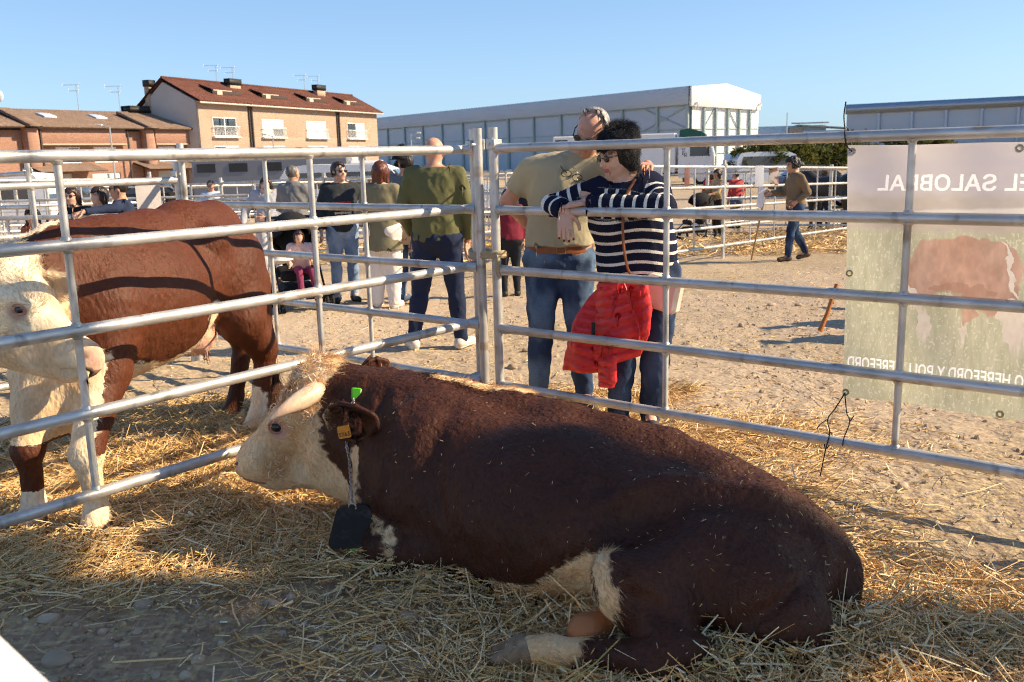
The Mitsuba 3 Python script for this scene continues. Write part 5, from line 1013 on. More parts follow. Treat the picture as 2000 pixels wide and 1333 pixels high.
# pale low works building between the hangars
M5 = facade((53, 212, 0), (.985, -.17)); WB = thing('warehouse', 'pale low warehouse between the two hangars', 'building')
put('wall', fb(M5, 0, 18, G0, 6.6, -8, 0), mat((.62, .68, .66), .7), 0, parent=WB); put('wall', fb(M5, 12.2, 27, G0, 5.4, -7.9, 1.2), mat((.8, .8, .78), .7), 0, parent=WB); put('door', fb(M5, 10, 13, 4.2, 6.3, .02, 1.25), mat((.42, .36, .26), .8), 0, parent=WB)
put('roof', [slab(M5, [(11.5, -1.4, 6.9), (18.4, -1.4, 6.9), (18.4, 8, 7.2), (11.5, 8, 7.2)], .3), slab(M5, [(12, -1.5, 6.6), (27.3, -1.5, 5.3), (27.3, 8, 5.3), (12, 8, 6.6)], .2)], mat((.6, .66, .66), .6), 0, parent=WB)

# ---------------------------------------------------------------- poles and aerials
def pole(x, y, z1, r, lab, name='lamp_post', cat='lamp post', arm=None):
    k = thing(name, lab, cat); put('pole', tube([(x, y, G0), (x, y, z1)], [r, r * .6], 8), mat((.5, .52, .52), .4, .6), parent=k)
    if arm: put('arm', tube([(x, y, z1 - .1), (x + arm, y, z1 + .1)], r * .5, 6), mat((.5, .52, .52), .4, .6), parent=k); put('lamp', box(x + arm * 1.3, y, z1 + .12, abs(arm) * .7, .25, .14, bev=.04), mat((.6, .62, .6), .4), parent=k)
pole(-27.0, 64.5, 4.2, .08, 'street lamp in front of the red brick terrace', arm=-.5)
pole(-19.8, 80, 3.75, .07, 'street lamp in front of the tan apartment block', arm=-.5)
pole(-7.9, 78, 3.5, .07, 'slim street lamp against the long hangar, left of the bald man', arm=.5)
pole(-8.9, 88, 3.3, .07, 'shorter street lamp beside the dark cypress', arm=.5)
pole(28.8, 97, 5.2, .09, 'tall thin mast above the trees', name='mast', cat='mast')
def aerial(x, y, z0, h, lab, dish=False):
    k = thing('antenna', lab, 'antenna'); put('mast', tube([(x, y, z0), (x, y, z0 + h)], .028, 6), mat((.4, .4, .42), .5, .3), parent=k)
    out = []
    for dz, w in ((0, 1.3), (-.55, .8)):
        out.append(tube([(x - w, y, z0 + h + dz), (x + w * .3, y, z0 + h + dz)], .02, 5))
        for q in (-w, w * .2): out.append(tube([(x + q, y - .12, z0 + h + dz - .18), (x + q, y + .12, z0 + h + dz + .18)], .014, 4))
    put('elements', out, mat((.4, .4, .42), .5, .3), parent=k)
    if dish: b = trimesh.creation.icosphere(2, .55); b.apply_scale((1, .3, 1)); b.apply_translation((x + .1, y - .3, z0 + h * .45)); put('dish', b, WHITE, True, parent=k)
RG = lambda t: (M1 @ V(t, 3.9, 10.1, 1))[:3]
for t, h, lab in ((8.1, 1.9, 'roof antenna left of the middle chimney on the tan block'), (10.9, 1.9, 'roof antenna behind the middle chimney on the tan block'), (24.8, 2.0, 'roof antenna left of the right chimney on the tan block'), (27.8, 2.1, 'roof antenna behind the right chimney on the tan block')): aerial(*RG(t), h, lab)
R2 = lambda t: (M2 @ V(t, 4.5, 6.6, 1))[:3]
aerial(*R2(21.8), 2.7, 'antenna with a white dish on the red terrace roof, far left', True); aerial(*R2(29.6), 2.6, 'thin antenna in the middle of the red terrace roof'); aerial(*R2(34.2), 2.7, 'antenna on the red terrace roof next to the tan block')

# ---------------------------------------------------------------- trees
scene['leaf'] = {'type': 'principledthin', 'base_color': {'type': 'mesh_attribute', 'name': 'vertex_color'}, 'roughness': .6, 'diff_trans': .7, 'eta': 1.3}
tex('bark', lambda p, n, uv: mix((.16, .11, .07), (.28, .22, .16), fbm(p.x * 14, p.y * 14, p.z * 3, 3)), rough=.95, bump=lambda p, n, uv: fbm(p.x * 30, p.y * 30, p.z * 6, 3) * .02)
def tree(x, y, z0, blobs, n, leaf, col, lab, seed, name='tree', trunk=.12):
    r = np.random.default_rng(seed); k = thing(name, lab, 'tree' if name != 'bush' else 'bush')
    B0 = V(x, y, z0); C = np.array([b[:3] for b in blobs]) + B0; Rr = np.array([b[3] for b in blobs]); zc = C.mean(0)
    limbs = [tube(spline([B0, B0 + (V(zc[0], zc[1], zc[2]) - B0) * .5 + r.normal(0, trunk, 3) * V(1, 1, 0), zc], 5), np.linspace(trunk, trunk * .5, 11), 8)]
    for c in C: s = B0 + (zc - B0) * r.uniform(.45, .8); limbs.append(tube(spline([s, (s + c) / 2 + r.normal(0, .12, 3), c], 4), np.linspace(trunk * .45, trunk * .12, 9), 6))
    put('trunk', limbs, 'bark', parent=k)
    w = Rr ** 2.3 / (Rr ** 2.3).sum(); i = r.choice(len(C), n, p=w); d = r.normal(0, 1, (n, 3)); d /= np.linalg.norm(d, axis=1, keepdims=True)
    P = C[i] + d * (Rr[i] * r.uniform(.35, 1.08, n) ** .5)[:, None] * V(1, 1, .85); P += (np.stack([meshkit.noise(P * 1.7 / Rr.mean() + 5 * j) - .5 for j in range(3)], 1)) * Rr.mean() * .9
    a = r.normal(0, 1, (n, 3)); a /= np.linalg.norm(a, axis=1, keepdims=True); b = np.cross(a, r.normal(0, 1, (n, 3))); b /= np.linalg.norm(b, axis=1, keepdims=True)
    s = leaf * r.uniform(.6, 1.3, n)[:, None]; v = np.stack([P - a * s, P - b * s * .5, P + a * s, P + b * s * .5], 1).reshape(-1, 3)
    f = (np.arange(n)[:, None, None] * 4 + np.array([[0, 1, 2], [0, 2, 3]])).reshape(-1, 3)
    cc = V(*col) * (.55 + .9 * meshkit.noise(P * 1.3, 9))[:, None] * r.uniform(.7, 1.3, (n, 1)) + V(.03, .02, 0) * r.uniform(0, 1, (n, 1)) ** 4
    put('crown', trimesh.Trimesh(v, f, process=False), 'leaf', False, parent=k, color=np.repeat(cc, 4, 0))
def blobs(w, h, z, n, seed, r0):
    r = np.random.default_rng(seed); return [(r.uniform(-w, w), r.uniform(-w, w) * .6, z + r.uniform(0, h), r0 * r.uniform(.7, 1.25)) for _ in range(n)]
for i, (x, y, w, h, lab) in enumerate(((15.6, 58, 1.3, 1.2, 'round dark green tree right of the silver van'), (18.2, 60, 1.3, 1.5, 'green tree left of the tall mast'), (20.6, 61, 1.2, 1.1, 'green tree just right of the mast'), (23.0, 62, 1.5, 1.5, 'broad green tree behind the walking man'), (26.0, 62, 1.5, 1.6, 'green tree beside the left edge of the banner'), (29, 63, 1.6, 1.6, 'green tree hidden mostly by the banner'), (13.6, 72, .8, 1.3, 'slim tree beside the lorry cab'))):
    tree(x, y, G0, blobs(w, h, 1.0, 7, i, .75), 3800, .13, (.12, .125, .04) if i % 2 else (.085, .10, .035), lab, 20 + i)
tree(36, 98, G0, blobs(1.6, 2.4, 1.2, 9, 34, .7), 1500, .13, (.12, .12, .05), 'sparse tree rising in front of the pale warehouse', 34)
tree(-8.6, 76, G0, [(0, 0, 1.0, .5), (0, 0, 1.8, .5), (0, 0, 2.6, .42), (.1, 0, 3.2, .25)], 2600, .12, (.03, .042, .02), 'small dark cypress against the long hangar', 40, name='cypress')
# unseen tree added at the right, crown shaped to shade the foreground
tree(9.0, 2.35, gz0(2.3), [(-.1, .32, 7.3, .6), (.5, .15, 6.9, .5), (-.6, .45, 7.6, .5), (0, .0, 7.05, .5), (-.7, .2, 7.9, .5), (.3, .5, 7.75, .45), (.2, -.35, 6.35, .5), (-.4, -.2, 6.55, .5), (.6, -.3, 6.25, .42), (0, -.75, 6.5, .6), (.3, -.55, 6.9, .5)], 7000, .105, (.06, .08, .025), 'unseen tall tree added outside the pen at the right for its shade', 50, trunk=.16)

# ---------------------------------------------------------------- vehicles
def wheel(par, x, y, z, r, w=.22, ry=0):
    c = trimesh.creation.cylinder(r, w, sections=24); c.apply_transform(trimesh.transformations.rotation_matrix(math.pi / 2, (1, 0, 0))); c.apply_translation((x, y, z)); t = put('wheel', c, mat((.02, .02, .02), .8), 40, parent=par)
    h_ = trimesh.creation.cylinder(r * .58, w + .02, sections=16); h_.apply_transform(trimesh.transformations.rotation_matrix(math.pi / 2, (1, 0, 0))); h_.apply_translation((x, y, z)); put('hub', h_, mat((.55, .55, .56), .35, .8), 30, parent=t)
def settle(k, x, y, z, rz, s=1):
    M = T(move(x, y, z, rz, s).tolist())
    for q in scene:
        if q == k or q.startswith(k + '__'): scene[q]['to_world'] = M
def side(profile, w, bev=.05):
    m = extrude(trimesh.path.polygons.Polygon(profile).buffer(-bev).buffer(bev), w); v = np.array(m.vertices); m = trimesh.Trimesh(np.stack([v[:, 0], w / 2 - v[:, 2], v[:, 1]], 1), m.faces[:, ::-1], process=False)
    if m.volume < 0: m.invert()
    return m
def car(lab, x, y, rz, paint, kind='car', cat='car', name='parked_car'):
    k = thing(name, lab, cat); P = mat(paint, .25, .2 if max(paint) < .7 else 0, spec=.6)
    if kind == 'car':
        put('body', side([(-2.1, .3), (-2.15, .62), (-1.95, .9), (-1.1, .98), (1.0, 1.0), (1.9, .95), (2.1, .6), (2.05, .3)], 1.72, .08), P, 30, parent=k)
        put('roof', side([(-1.0, .98), (-.35, 1.45), (.9, 1.47), (1.6, .98)], 1.45, .05), P, 30, parent=k); put('window', [side([(-.86, 1.0), (-.3, 1.39), (.85, 1.41), (1.42, 1.0)], 1.47, .02), side([(-1.02, 1.0), (-.42, 1.42), (.95, 1.43), (1.64, 1.0)], 1.3, .02)], GLASS, 20, parent=k)
        wx, wr, L_ = 1.3, .31, 2.12
    else:
        put('body', side([(-2.6, .35), (-2.65, 1.0), (-2.45, 1.15), (-1.75, 1.3), (-1.25, 1.95), (-.8, 2.12), (1.6, 2.16), (2.35, 2.08), (2.6, 1.7), (2.62, .35)], 1.9, .12), P, 30, parent=k)
        put('window', [side([(-1.75, 1.33), (-1.3, 1.88), (-.95, 1.88), (-.95, 1.33)], 1.93, .02), side([(-.8, 1.33), (-.8, 1.88), (2.2, 1.88), (2.35, 1.33)], 1.93, .04), side([(-1.86, 1.3), (-1.36, 1.93), (-1.2, 1.93), (-1.2, 1.3)], 1.6, .02), side([(2.5, 1.25), (2.5, 1.85), (2.66, 1.25)], 1.5, .01)], GLASS, 20, parent=k)
        wx, wr, L_ = 1.65, .34, 2.64
    for sx in (-1, 1):
        for sy in (-1, 1): wheel(k, sx * wx, sy * .78, wr, wr)
        put('headlight' if sx < 0 else 'tail_light', [box(sx * L_, q * .62, .72, .06, .3, .14, bev=.02) for q in (-1, 1)], mat((.7, .72, .75), .1) if sx < 0 else mat((.4, .02, .02), .3), parent=k)
    put('bumper', [box(q * (L_ - .02), 0, .42, .12, 1.66, .16, bev=.03) for q in (-1, 1)], mat((.05, .05, .05), .6), parent=k)
    settle(k, x, y, G0 if y > 28 else gz0(y), rz)
# white livestock lorry with a green wind deflector
lr = thing('lorry', 'white lorry with a green wind deflector and dark emblem on its door', 'lorry')
LW = mat((.78, .78, .77), .4)
put('box_body', box(-5.3, 0, 2.2, 8.6, 2.45, 2.7, bev=.06), LW, 20, parent=lr); put('chassis', box(-3.2, 0, .75, 11.5, 1.0, .3), DARK, 20, parent=lr)
for x in (-9.0, -7.6, -6.0, -4.4): put('vent', box(x, -1.235, 3.1, .9, .03, .4), mat((.03, .03, .03), .5), 20, parent=lr)
put('cab', side([(-.8, .5), (-.8, 3.25), (.9, 3.28), (1.35, 2.95), (1.62, 1.85), (1.7, .5)], 2.42, .1), LW, 30, parent=lr)
put('windscreen', side([(1.25, 3.0), (1.42, 2.95), (1.68, 1.9), (1.55, 1.85)], 2.1, .02), mat((.45, .55, .62), .05, spec=.9), 20, parent=lr); put('window', side([(.0, 1.95), (.0, 2.85), (1.0, 2.85), (1.38, 1.95)], 2.46, .04), GLASS, 20, parent=lr)
put('deflector', side([(-.75, 3.25), (-.7, 3.75), (-.1, 3.85), (.75, 3.62), (1.25, 3.28)], 2.2, .08), mat((.01, .10, .07), .35), 30, parent=lr)
put('door', box(.68, -1.215, 1.75, 1.2, .02, 1.9, bev=.005), LW, 20, parent=lr); put('mirror', [box(1.25, -1.42, 2.4, .14, .2, .65, bev=.04), box(1.25, 1.42, 2.4, .14, .2, .65, bev=.04)], mat((.02, .02, .025), .4), 30, parent=lr)
put('grille', [box(1.73, 0, 1.2 + .16 * i, .03, 1.5, .07) for i in range(5)], DARK, 20, parent=lr); put('bumper', box(1.72, 0, .6, .25, 2.4, .4, bev=.06), mat((.35, .36, .37), .5), 20, parent=lr); put('headlight', [box(1.72, q * .95, .95, .06, .35, .22, bev=.02) for q in (-1, 1)], mat((.8, .82, .85), .1), parent=lr)
em_ = meshkit.text_mesh('E', .26, .01); em2_ = meshkit.text_mesh('R', .26, .01); em2_.apply_translation((.14, -.14, 0)); cr_ = [tube([(-.05 + .3 * t, .42 + .04 * math.sin(3 * math.pi * t), .005) for t in np.linspace(0, 1, 9)], .012, 5), tube([(-.02, .38, .005), (.22, .38, .005)], .012, 5)]
put('emblem', frame_mesh(trimesh.util.concatenate([em_, em2_] + cr_), V(-.55, -1.222, 2.05), V(1, 0, 0), V(0, 0, 1), V(0, -1, 0)), DARK, 20, parent=lr)
for x in (.75, -4.8, -6.2, -8.2):
    for sy in (-1, 1): wheel(lr, x, sy * 1.05, .5, .5, .3)
settle(lr, 12.9, 66, G0, -14)
# dark grey horse trailer
ht = thing('horse_trailer', 'long dark grey horse trailer with small windows in front of the tan block', 'trailer'); GT = mat((.17, .18, .21), .45)
put('body', box(0, 0, 1.45, 6.4, 2.2, 2.0, bev=.08), GT, 20, parent=ht); put('skirt', box(0, 0, .42, 6.2, 2.1, .12), mat((.6, .6, .6), .4), 20, parent=ht)
for x in (-2.6, -1.3, 0.1): put('window', box(x, -1.11, 2.1, .75, .04, .35, bev=.01), mat((.02, .02, .025), .2), 20, parent=ht)
put('front_box', box(3.9, 0, 1.4, 1.4, 2.0, 1.7, bev=.1), mat((.7, .7, .7), .4), 20, parent=ht)
for x in (-.6, .6):
    for sy in (-1, 1): wheel(ht, x, sy * .98, .36, .36)
settle(ht, -9.9, 40, G0, 4)
car('silver grey van parked behind the far pens right of the lorry', 16.2, 58, 192, (.50, .55, .62), 'van', 'van', 'parked_van')
car('white van with a blue window strip behind the bald man', -5.2, 33, 178, (.78, .79, .8), 'van', 'van', 'parked_van')
car('white van parked behind the mesh pens at the far left', -17.2, 30, 5, (.82, .82, .85), 'van', 'van', 'parked_van')
car('dark car behind the pens below the tan block', -13.6, 42, 8, (.03, .04, .05))
car('black car parked below the red brick terrace', -17.0, 44, 6, (.02, .02, .025)); car('grey car left of the black one below the terrace', -21.5, 45, 4, (.2, .21, .22))
car('white car parked beyond the maroon top', -1.6, 36, 176, (.75, .76, .78)); car('dark estate car behind the horse at the right', 15.2, 46, 184, (.03, .035, .045)); car('light blue car by the left edge of the banner', 14.4, 36, 175, (.42, .48, .62))
car('white car behind the pens right of the sweatshirt woman', -9.0, 47, 176, (.7, .7, .72))

# ---------------------------------------------------------------- horse, buggies, boards
hs = Body(); hs.egg((0, 0, 1.12), (.75, .27, .31), np.eye(3)).egg((.55, 0, 1.17), (.33, .27, .32), np.eye(3)).cap((-.65, 0, 1.25), (-1.15, 0, 1.65), .21, .12, .12).cap((-1.15, 0, 1.7), (-1.5, 0, 1.42), .11, .07, .05)
for x, y in ((-.6, .14), (-.55, -.14), (.62, .15), (.58, -.15)): hs.cap((x, y, .95), (x + .06 * (x > 0), y, .55), .15, .07, .08).cap((x + .06 * (x > 0), y, .55), (x, y, .1), .055, .045, .03).cap((x, y, .1), (x - .05, y, .03), .055, .06, .02)
hk = thing('horse', 'dark horse standing tail to the camera behind the walking man', 'horse'); put('body', hs.mesh(.022), mat((.022, .02, .02), .5), True, parent=hk); put('tail', tube(spline([(.82, 0, 1.3), (.97, 0, 1.0), (.95, 0, .5)], 5), [.05] * 6 + [.03] * 5, 8), mat((.012, .011, .01), .6), parent=hk)
settle(hk, 8.35, 24.0, gz0(24), -62)
def buggy(lab, x, y, rz, s=1):
    k = thing('stroller', lab, 'stroller'); BK = cloth((.018, .018, .02)); MT = mat((.05, .05, .055), .35, .5)
    put('frame', [tube(spline([(sy * .25, .45, 1.02), (sy * .25, .1, .60), (sy * .25, -.35, .16)], 5), .013, 8) for sy in (-1, 1)] + [tube(spline([(sy * .25, .1, .60), (sy * .25, .35, .16)], 4), .012, 8) for sy in (-1, 1)] + [tube([(-.25, .45, 1.02), (.25, .45, 1.02)], .016, 8), tube([(-.25, -.35, .16), (.25, -.35, .16)], .012, 8), tube([(-.25, .35, .16), (.25, .35, .16)], .012, 8)], MT, parent=k)
    seat = Body().cap((-.16, .15, .42), (.16, .15, .42), .07).cap((-.16, -.15, .40), (.16, -.15, .40), .06).cap((-.16, .24, .55), (.16, .27, .80), .06).cap((-.16, .27, .80), (.16, .24, .55), .06).cap((0, .2, .45), (0, .28, .85), .12)
    put('seat', seat.mesh(.016), BK, True, parent=k)
    hd = Body().ball((0, .18, .78), (.27, .34, .32), .02).ball((0, .12, .72), (.23, .33, .29), .02, '-'); put('hood', hd.mesh(.014, clip=lambda P: np.maximum(.78 - P[..., 2] - .45 * (P[..., 1] - .1), -.32 - P[..., 1] + .3 * P[..., 2] - .02)), BK, True, parent=k)
    put('basket', box(0, .02, .22, .40, .5, .14, bev=.04), BK, 30, parent=k)
    for sx in (-1, 1):
        for yy, r in ((-.35, .10), (.35, .13)):
            for o in ((-.03, .03) if yy < 0 else (0,)):
                t = put('wheel', tube([(sx * .27 + o, yy + r * math.cos(u), .15 + (r - .13) + r * math.sin(u) - .02) for u in np.linspace(0, 6.283, 25)], .020, 8, cap=False), mat((.015, .015, .015), .8), True, parent=k)
                put('rim', [tube([(sx * .27 + o, yy, .13 + r - .13), (sx * .27 + o, yy + r * math.cos(u), .13 + r - .13 + r * math.sin(u))], .006, 5) for u in np.linspace(0, 6.283, 7)[:-1]], mat((.45, .45, .46), .4, .6), parent=t)
    settle(k, x, y, gz0(y), rz, s)
buggy('black stroller holding the toddler, beside the sweatshirt woman', -2.42, 10.45, 22); buggy('dark stroller being pushed beside the far pens', 4.45, 22.4, -78)
person('toddler with auburn fringe in a pink cardigan and purple trousers sitting in the stroller', at=(-2.33, 10.28, 0), face=22, s=.55, h=.010, skin='fair', hair=('fringe', (.05, .015, .01)), top=(.70, .48, .44), bottom=(.22, .04, .09), shoes=(.75, .72, .7), look=(.2, -1, .05),
    world=dict(head=(-2.33, 10.24, .83 - .11), neck=(-2.34, 10.28, .745 - .11), chest=(-2.34, 10.30, .64 - .11), pelvis=(-2.34, 10.36, .47 - .11), shL=(-2.23, 10.33, .71 - .11), shR=(-2.44, 10.27, .71 - .11), elL=(-2.17, 10.25, .58 - .11), elR=(-2.46, 10.17, .58 - .11), wrL=(-2.2, 10.13, .56 - .11), wrR=(-2.4, 10.08, .53 - .11), hipL=(-2.29, 10.37, .45 - .11), hipR=(-2.38, 10.33, .45 - .11), knL=(-2.19, 10.16, .45 - .11), knR=(-2.32, 10.10, .45 - .11), anL=(-2.13, 10.06, .2 - .11), anR=(-2.28, 10.02, .2 - .11), toeL=(-2.09, 9.95, .18 - .11), toeR=(-2.25, 9.93, .18 - .11)), hands=((0, -1, 0), (0, -1, 0)), hand_s=.8)
one('hat', Body().ball((-2.52, 10.12, .50), (.10, .10, .07), .02).ball((-2.52, 10.12, .48), (.14, .13, .02), .03).mesh(.01), cloth((.78, .70, .62)), 'cream sun hat hanging by the toddler at the stroller', 'hat', smooth=True)
def board(x, y, z, w, h, rz, fn, lab, name='poster', bd='poster'):
    key = f'print_{len(MATS)}'; MATS[key] = tex(key, fn, rough=.6); one(name, moved(box(0, 0, 0, w, .006, h), x=x, y=y, z=z, rz=rz), key, lab, bd, smooth=0)
board(-2.69, 6.985, 1.29, .20, .24, 51, lambda p, n, uv: mix((.36, .33, .33), (.46, .43, .42), fbm(p.x * 20, p.y * 20, p.z * 20, 3)), 'pale grey translucent-looking poster seen from behind on the left fence')
board(4.58, 17.02, 1.06, .17, .38, 10, lambda p, n, uv: mi.Color3f(.8, .8, .82), 'blank white sheet hung on the far pen beside the walking man', 'sign', 'sign')
board(5.05, 17.75, 1.03, .20, .34, 12, lambda p, n, uv: mix((.22, .10, .07), (.62, .55, .48), smoothstep(.4, .6, fbm(p.x * 11, p.y * 11, p.z * 14, 3))), 'small picture poster on the far pen next to the white sheet')
board(3.95, 20.6, 1.0, .12, .5, 12, lambda p, n, uv: mix((.45, .22, .17), (.3, .15, .12), fbm(p.x * 9, p.y * 9, p.z * 9, 3)), 'narrow reddish poster on the far pen behind the tan jacket')
# welded mesh pens at the far left
for i, (x, y) in enumerate(((-7.6, 11.9), (-6.6, 14.2))):
    k = thing('mesh_panel', ('nearer' if i == 0 else 'farther') + ' welded mesh panel with square openings at the left edge', 'fence'); to = T(along(V(x, y, 0), V(.99, .1, 0)).tolist()); m_ = []
    for z in np.arange(.12, 1.3, .13): m_.append(tube([(0, 0, z), (2.6, 0, z)], .007, 6))
    put('frame', tube([(0, 0, .1), (0, 0, 1.3), (2.6, 0, 1.3), (2.6, 0, .1)], .02, 8), 'galvanised', parent=k)
    put('mesh', m_ + [tube([(q, 0, .1), (q, 0, 1.3)], .007, 6) for q in np.arange(.26, 2.5, .26)], 'galvanised', parent=k)
    for q in scene:
        if q.startswith(k + '__'): scene[q]['to_world'] = to
# ---------------------------------------------------------------- banner
def bp(a, z, d=0): return R0 + DR * a - NR * d + V(0, 0, z)
from shapely.geometry import Polygon, MultiPolygon
from shapely import affinity, unary_union
def letters(text, h, a_right, a_left, z):
    """the words as polygons in the panel's (along, z) plane, mirrored: they read from the other side"""
    m = meshkit.text_mesh(text, h, .002, bold=True); g = trimesh.path.polygons.projected(m, (0, 0, 1), apad=1e-4) if False else unary_union([Polygon(t[:, :2]).buffer(1e-5) for t in m.triangles[m.face_normals[:, 2] > .9]])
    x0, y0, x1, y1 = g.bounds; s = (a_right - a_left) / (x1 - x0)
    return affinity.affine_transform(g, [-s, 0, 0, 1, a_right + s * x0, z - y0])
tx1 = letters('EL SALOBRAL', .062, 2.655, 2.075, 1.347); tx2 = letters('DO HEREFORD Y POLL HEREFORD', .049, 2.715, 1.985, .568)
sheet = Polygon([(1.945, 1.54), (2.2, 1.534), (2.5, 1.536), (2.84, 1.53), (2.85, 1.0), (2.845, .44), (2.6, .432), (2.3, .44), (1.972, .43), (1.958, 1.0)])
def flat(g, d0=.031):
    """a thin sheet hung on the outer side, slightly wavy"""
    m = extrude(g, .0008); m = trimesh.Trimesh(*trimesh.remesh.subdivide_to_size(m.vertices, m.faces, .05, max_iter=12), process=False); v = np.array(m.vertices)
    d = d0 + v[:, 2] + .010 * np.sin(v[:, 0] * 9 + 1) * np.sin(v[:, 1] * 5) + .006 * np.sin(v[:, 0] * 17 + v[:, 1] * 6)
    return trimesh.Trimesh(R0 + DR * v[:, :1] - NR * d[:, None] + np.stack([0 * d, 0 * d, v[:, 1]], 1), m.faces, process=False)
def ell(x, y, cx, cy, rx, ry): return 1 - smoothstep(.93, 1.03, dr.sqrt(dr.square((x - cx) / rx) + dr.square((y - cy) / ry)))
def banner_print(p, n, uv):
    a = (p.x + .076) * .7815 - (p.y - 5.22) * .6239; z = p.z
    w = (fbm(a * 18, z * 18, 0, 3) - .5)
    sky_ = mix((.50, .48, .55), (.60, .56, .56), fbm(a * 6, z * 12, 2, 3)); hill = mix((.44, .40, .38), (.58, .52, .47), fbm(a * 16, z * 24, 0, 3)); field = mix((.40, .41, .29), (.60, .58, .45), fbm(a * 70, z * 16, 4, 4)); field = mix(field, (.78, .76, .66), smoothstep(.74, .82, noise(a * 190, z * 110, 0)) * .5)
    c = mix(sky_, hill, smoothstep(1.36, 1.30, z + w * .04) * 1.0); c = mix(c, (.70, .66, .62), smoothstep(1.27, 1.255, z - (a - 2.2) * .05 + w * .01) * smoothstep(1.215, 1.225, z)); c = mix(c, field, 1 - smoothstep(1.17, 1.20, z + w * .03))
    red = mix((.44, .25, .19), (.60, .41, .33), fbm(a * 11, z * 11, 1, 4)) * (.82 + .36 * fbm(a * 60, z * 30, 5, 2))
    aw, zw = a + (fbm(a * 26, z * 26, 0, 3) - .5) * .05, z + (fbm(a * 26, z * 26, 7, 3) - .5) * .05
    body = dr.maximum(ell(aw, zw, 2.41, 1.05, .195, .12), dr.maximum(ell(aw, zw, 2.55, 1.0, .10, .15), dr.maximum(ell(aw, zw, 2.285, 1.02, .065, .13), ell(aw, zw, 2.46, .88, .03, .08))))
    wh = mix((.62, .54, .47), (.80, .74, .68), fbm(a * 30, z * 22, 3, 3))
    for lx, lz in ((2.275, .80), (2.30, .79), (2.452, .80)): c = mix(c, wh, ell(aw, zw, lx, lz, .016, .085) * .9)
    c = mix(c, red, dr.clip(body, 0, 1) * .95); c = mix(c, (.36, .20, .15), ell(aw, zw, 2.44, .945, .13, .03) * .5); c = mix(c, wh, ell(aw + (zw - .9) * .3, zw, 2.252, .90, .016, .07)); c = mix(c, wh, ell(aw - (1.05 - zw) * .25, zw, 2.60, 1.03, .011, .12)); c = mix(c, wh, ell(aw, zw, 2.39, .885, .05, .014))
    c = mix(c, wh, dr.maximum(ell(aw, zw, 2.645, .80, .055, .105), ell(aw, zw, 2.60, .87, .035, .05))); c = mix(c, field, smoothstep(.76, .70, z + (noise(a * 90, z * 8, 2) - .5) * .10) * .75)
    return c
scene['banner_vinyl'] = {'type': 'principledthin', 'base_color': proc(banner_print), 'roughness': .45, 'diff_trans': 1.05, 'eta': 1.4}
scene['banner_white'] = {'type': 'principledthin', 'base_color': {'type': 'rgb', 'value': [.95, .95, .97]}, 'roughness': .45, 'diff_trans': 1.15, 'eta': 1.4}
def sheet1(g, d0=.031):
    m = flat(g, d0); k = np.arange(len(m.vertices)); fn = m.face_normals; return trimesh.Trimesh(m.vertices, m.faces[np.abs(fn @ NR) > .5][: None], process=False)
def single(g):
    """one layer only, for the thin material"""
    from trimesh.creation import triangulate_polygon
    V_, F_ = [], []; o = 0
    for q in getattr(g, 'geoms', [g]):
        v2, f2 = triangulate_polygon(q, engine='earcut'); v3 = np.c_[v2, 0 * v2[:, 0]]; v3, f2 = trimesh.remesh.subdivide_to_size(v3, f2, .06, max_iter=14); V_.append(v3); F_.append(f2 + o); o += len(v3)
    v, f = np.vstack(V_), np.vstack(F_); d = .031 + .010 * np.sin(v[:, 0] * 9 + 1) * np.sin(v[:, 1] * 5) + .006 * np.sin(v[:, 0] * 17 + v[:, 1] * 6)
    return trimesh.Trimesh(R0 + DR * v[:, :1] - NR * d[:, None] + np.stack([0 * d, 0 * d, v[:, 1]], 1), f, process=False)
words = unary_union([tx1, tx2])
bk = thing('banner', 'printed vinyl banner hung on the right fence, its cow picture seen from behind', 'banner')
put('sheet', single(sheet.difference(words)), 'banner_vinyl', True, parent=bk); put('lettering', single(tx1), 'banner_white', True, parent=bk, label='EL SALOBRAL in white capitals, mirrored from behind'); put('lettering', single(tx2), 'banner_white', True, parent=bk, label='white line of capitals along the foot, mirrored from behind')
for a, z in ((1.965, 1.515), (2.604, 1.512), (1.975, .99), (1.985, .455), (2.61, .45)): put('eyelet', tube([bp(a + .012 * math.cos(t), z + .012 * math.sin(t), .028) for t in np.linspace(0, 6.283, 17)], .004, 6, cap=False), mat((.45, .38, .22), .3, .9), True, parent=bk)
BLK = mat((.012, .012, .012), .5)
one('cable_tie', [tube(spline([bp(1.963, 1.512, .03), bp(1.958, 1.54, -.03), bp(1.95, 1.59, -.035), bp(1.945, 1.612, 0), bp(1.947, 1.585, .035), bp(1.956, 1.54, .036), bp(1.963, 1.512, .03)], 5), .0035, 6), tube(spline([bp(1.95, 1.60, -.03), bp(1.938, 1.66, -.02), bp(1.94, 1.72, -.01)], 4), .003, 6)], BLK, 'black cable tie holding the upper corner of the banner to the top rail', 'cable tie')
one('cord', [tube(spline([bp(1.985, .455, .02), bp(1.95, .38, .0), bp(1.925, .33, -.02), bp(1.94, .27, -.03), bp(1.925, .19, -.03), bp(1.905, .06, -.03)], 6), .0028, 6), tube(spline([bp(1.99, .45, .0), bp(2.005, .37, -.01), bp(2.02, .33, -.01), bp(2.005, .26, -.03), bp(2.0, .22, -.03)], 5), .0026, 6), tube(spline([bp(1.925, .33, -.02), bp(1.89, .30, -.01), bp(1.87, .27, .0)], 4), .0024, 6), tube(spline([bp(2.02, .33, -.01), bp(2.035, .36, .0)], 4), .0024, 6), tube([bp(1.925 + .012 * math.sin(t), .225 + .03 * math.cos(t), .03 * math.sin(t + 1.5)) for t in np.linspace(0, 6.283, 15)], .0026, 6)], BLK, 'loose black cord tied from the lower corner of the banner to the bottom rail', 'cord')

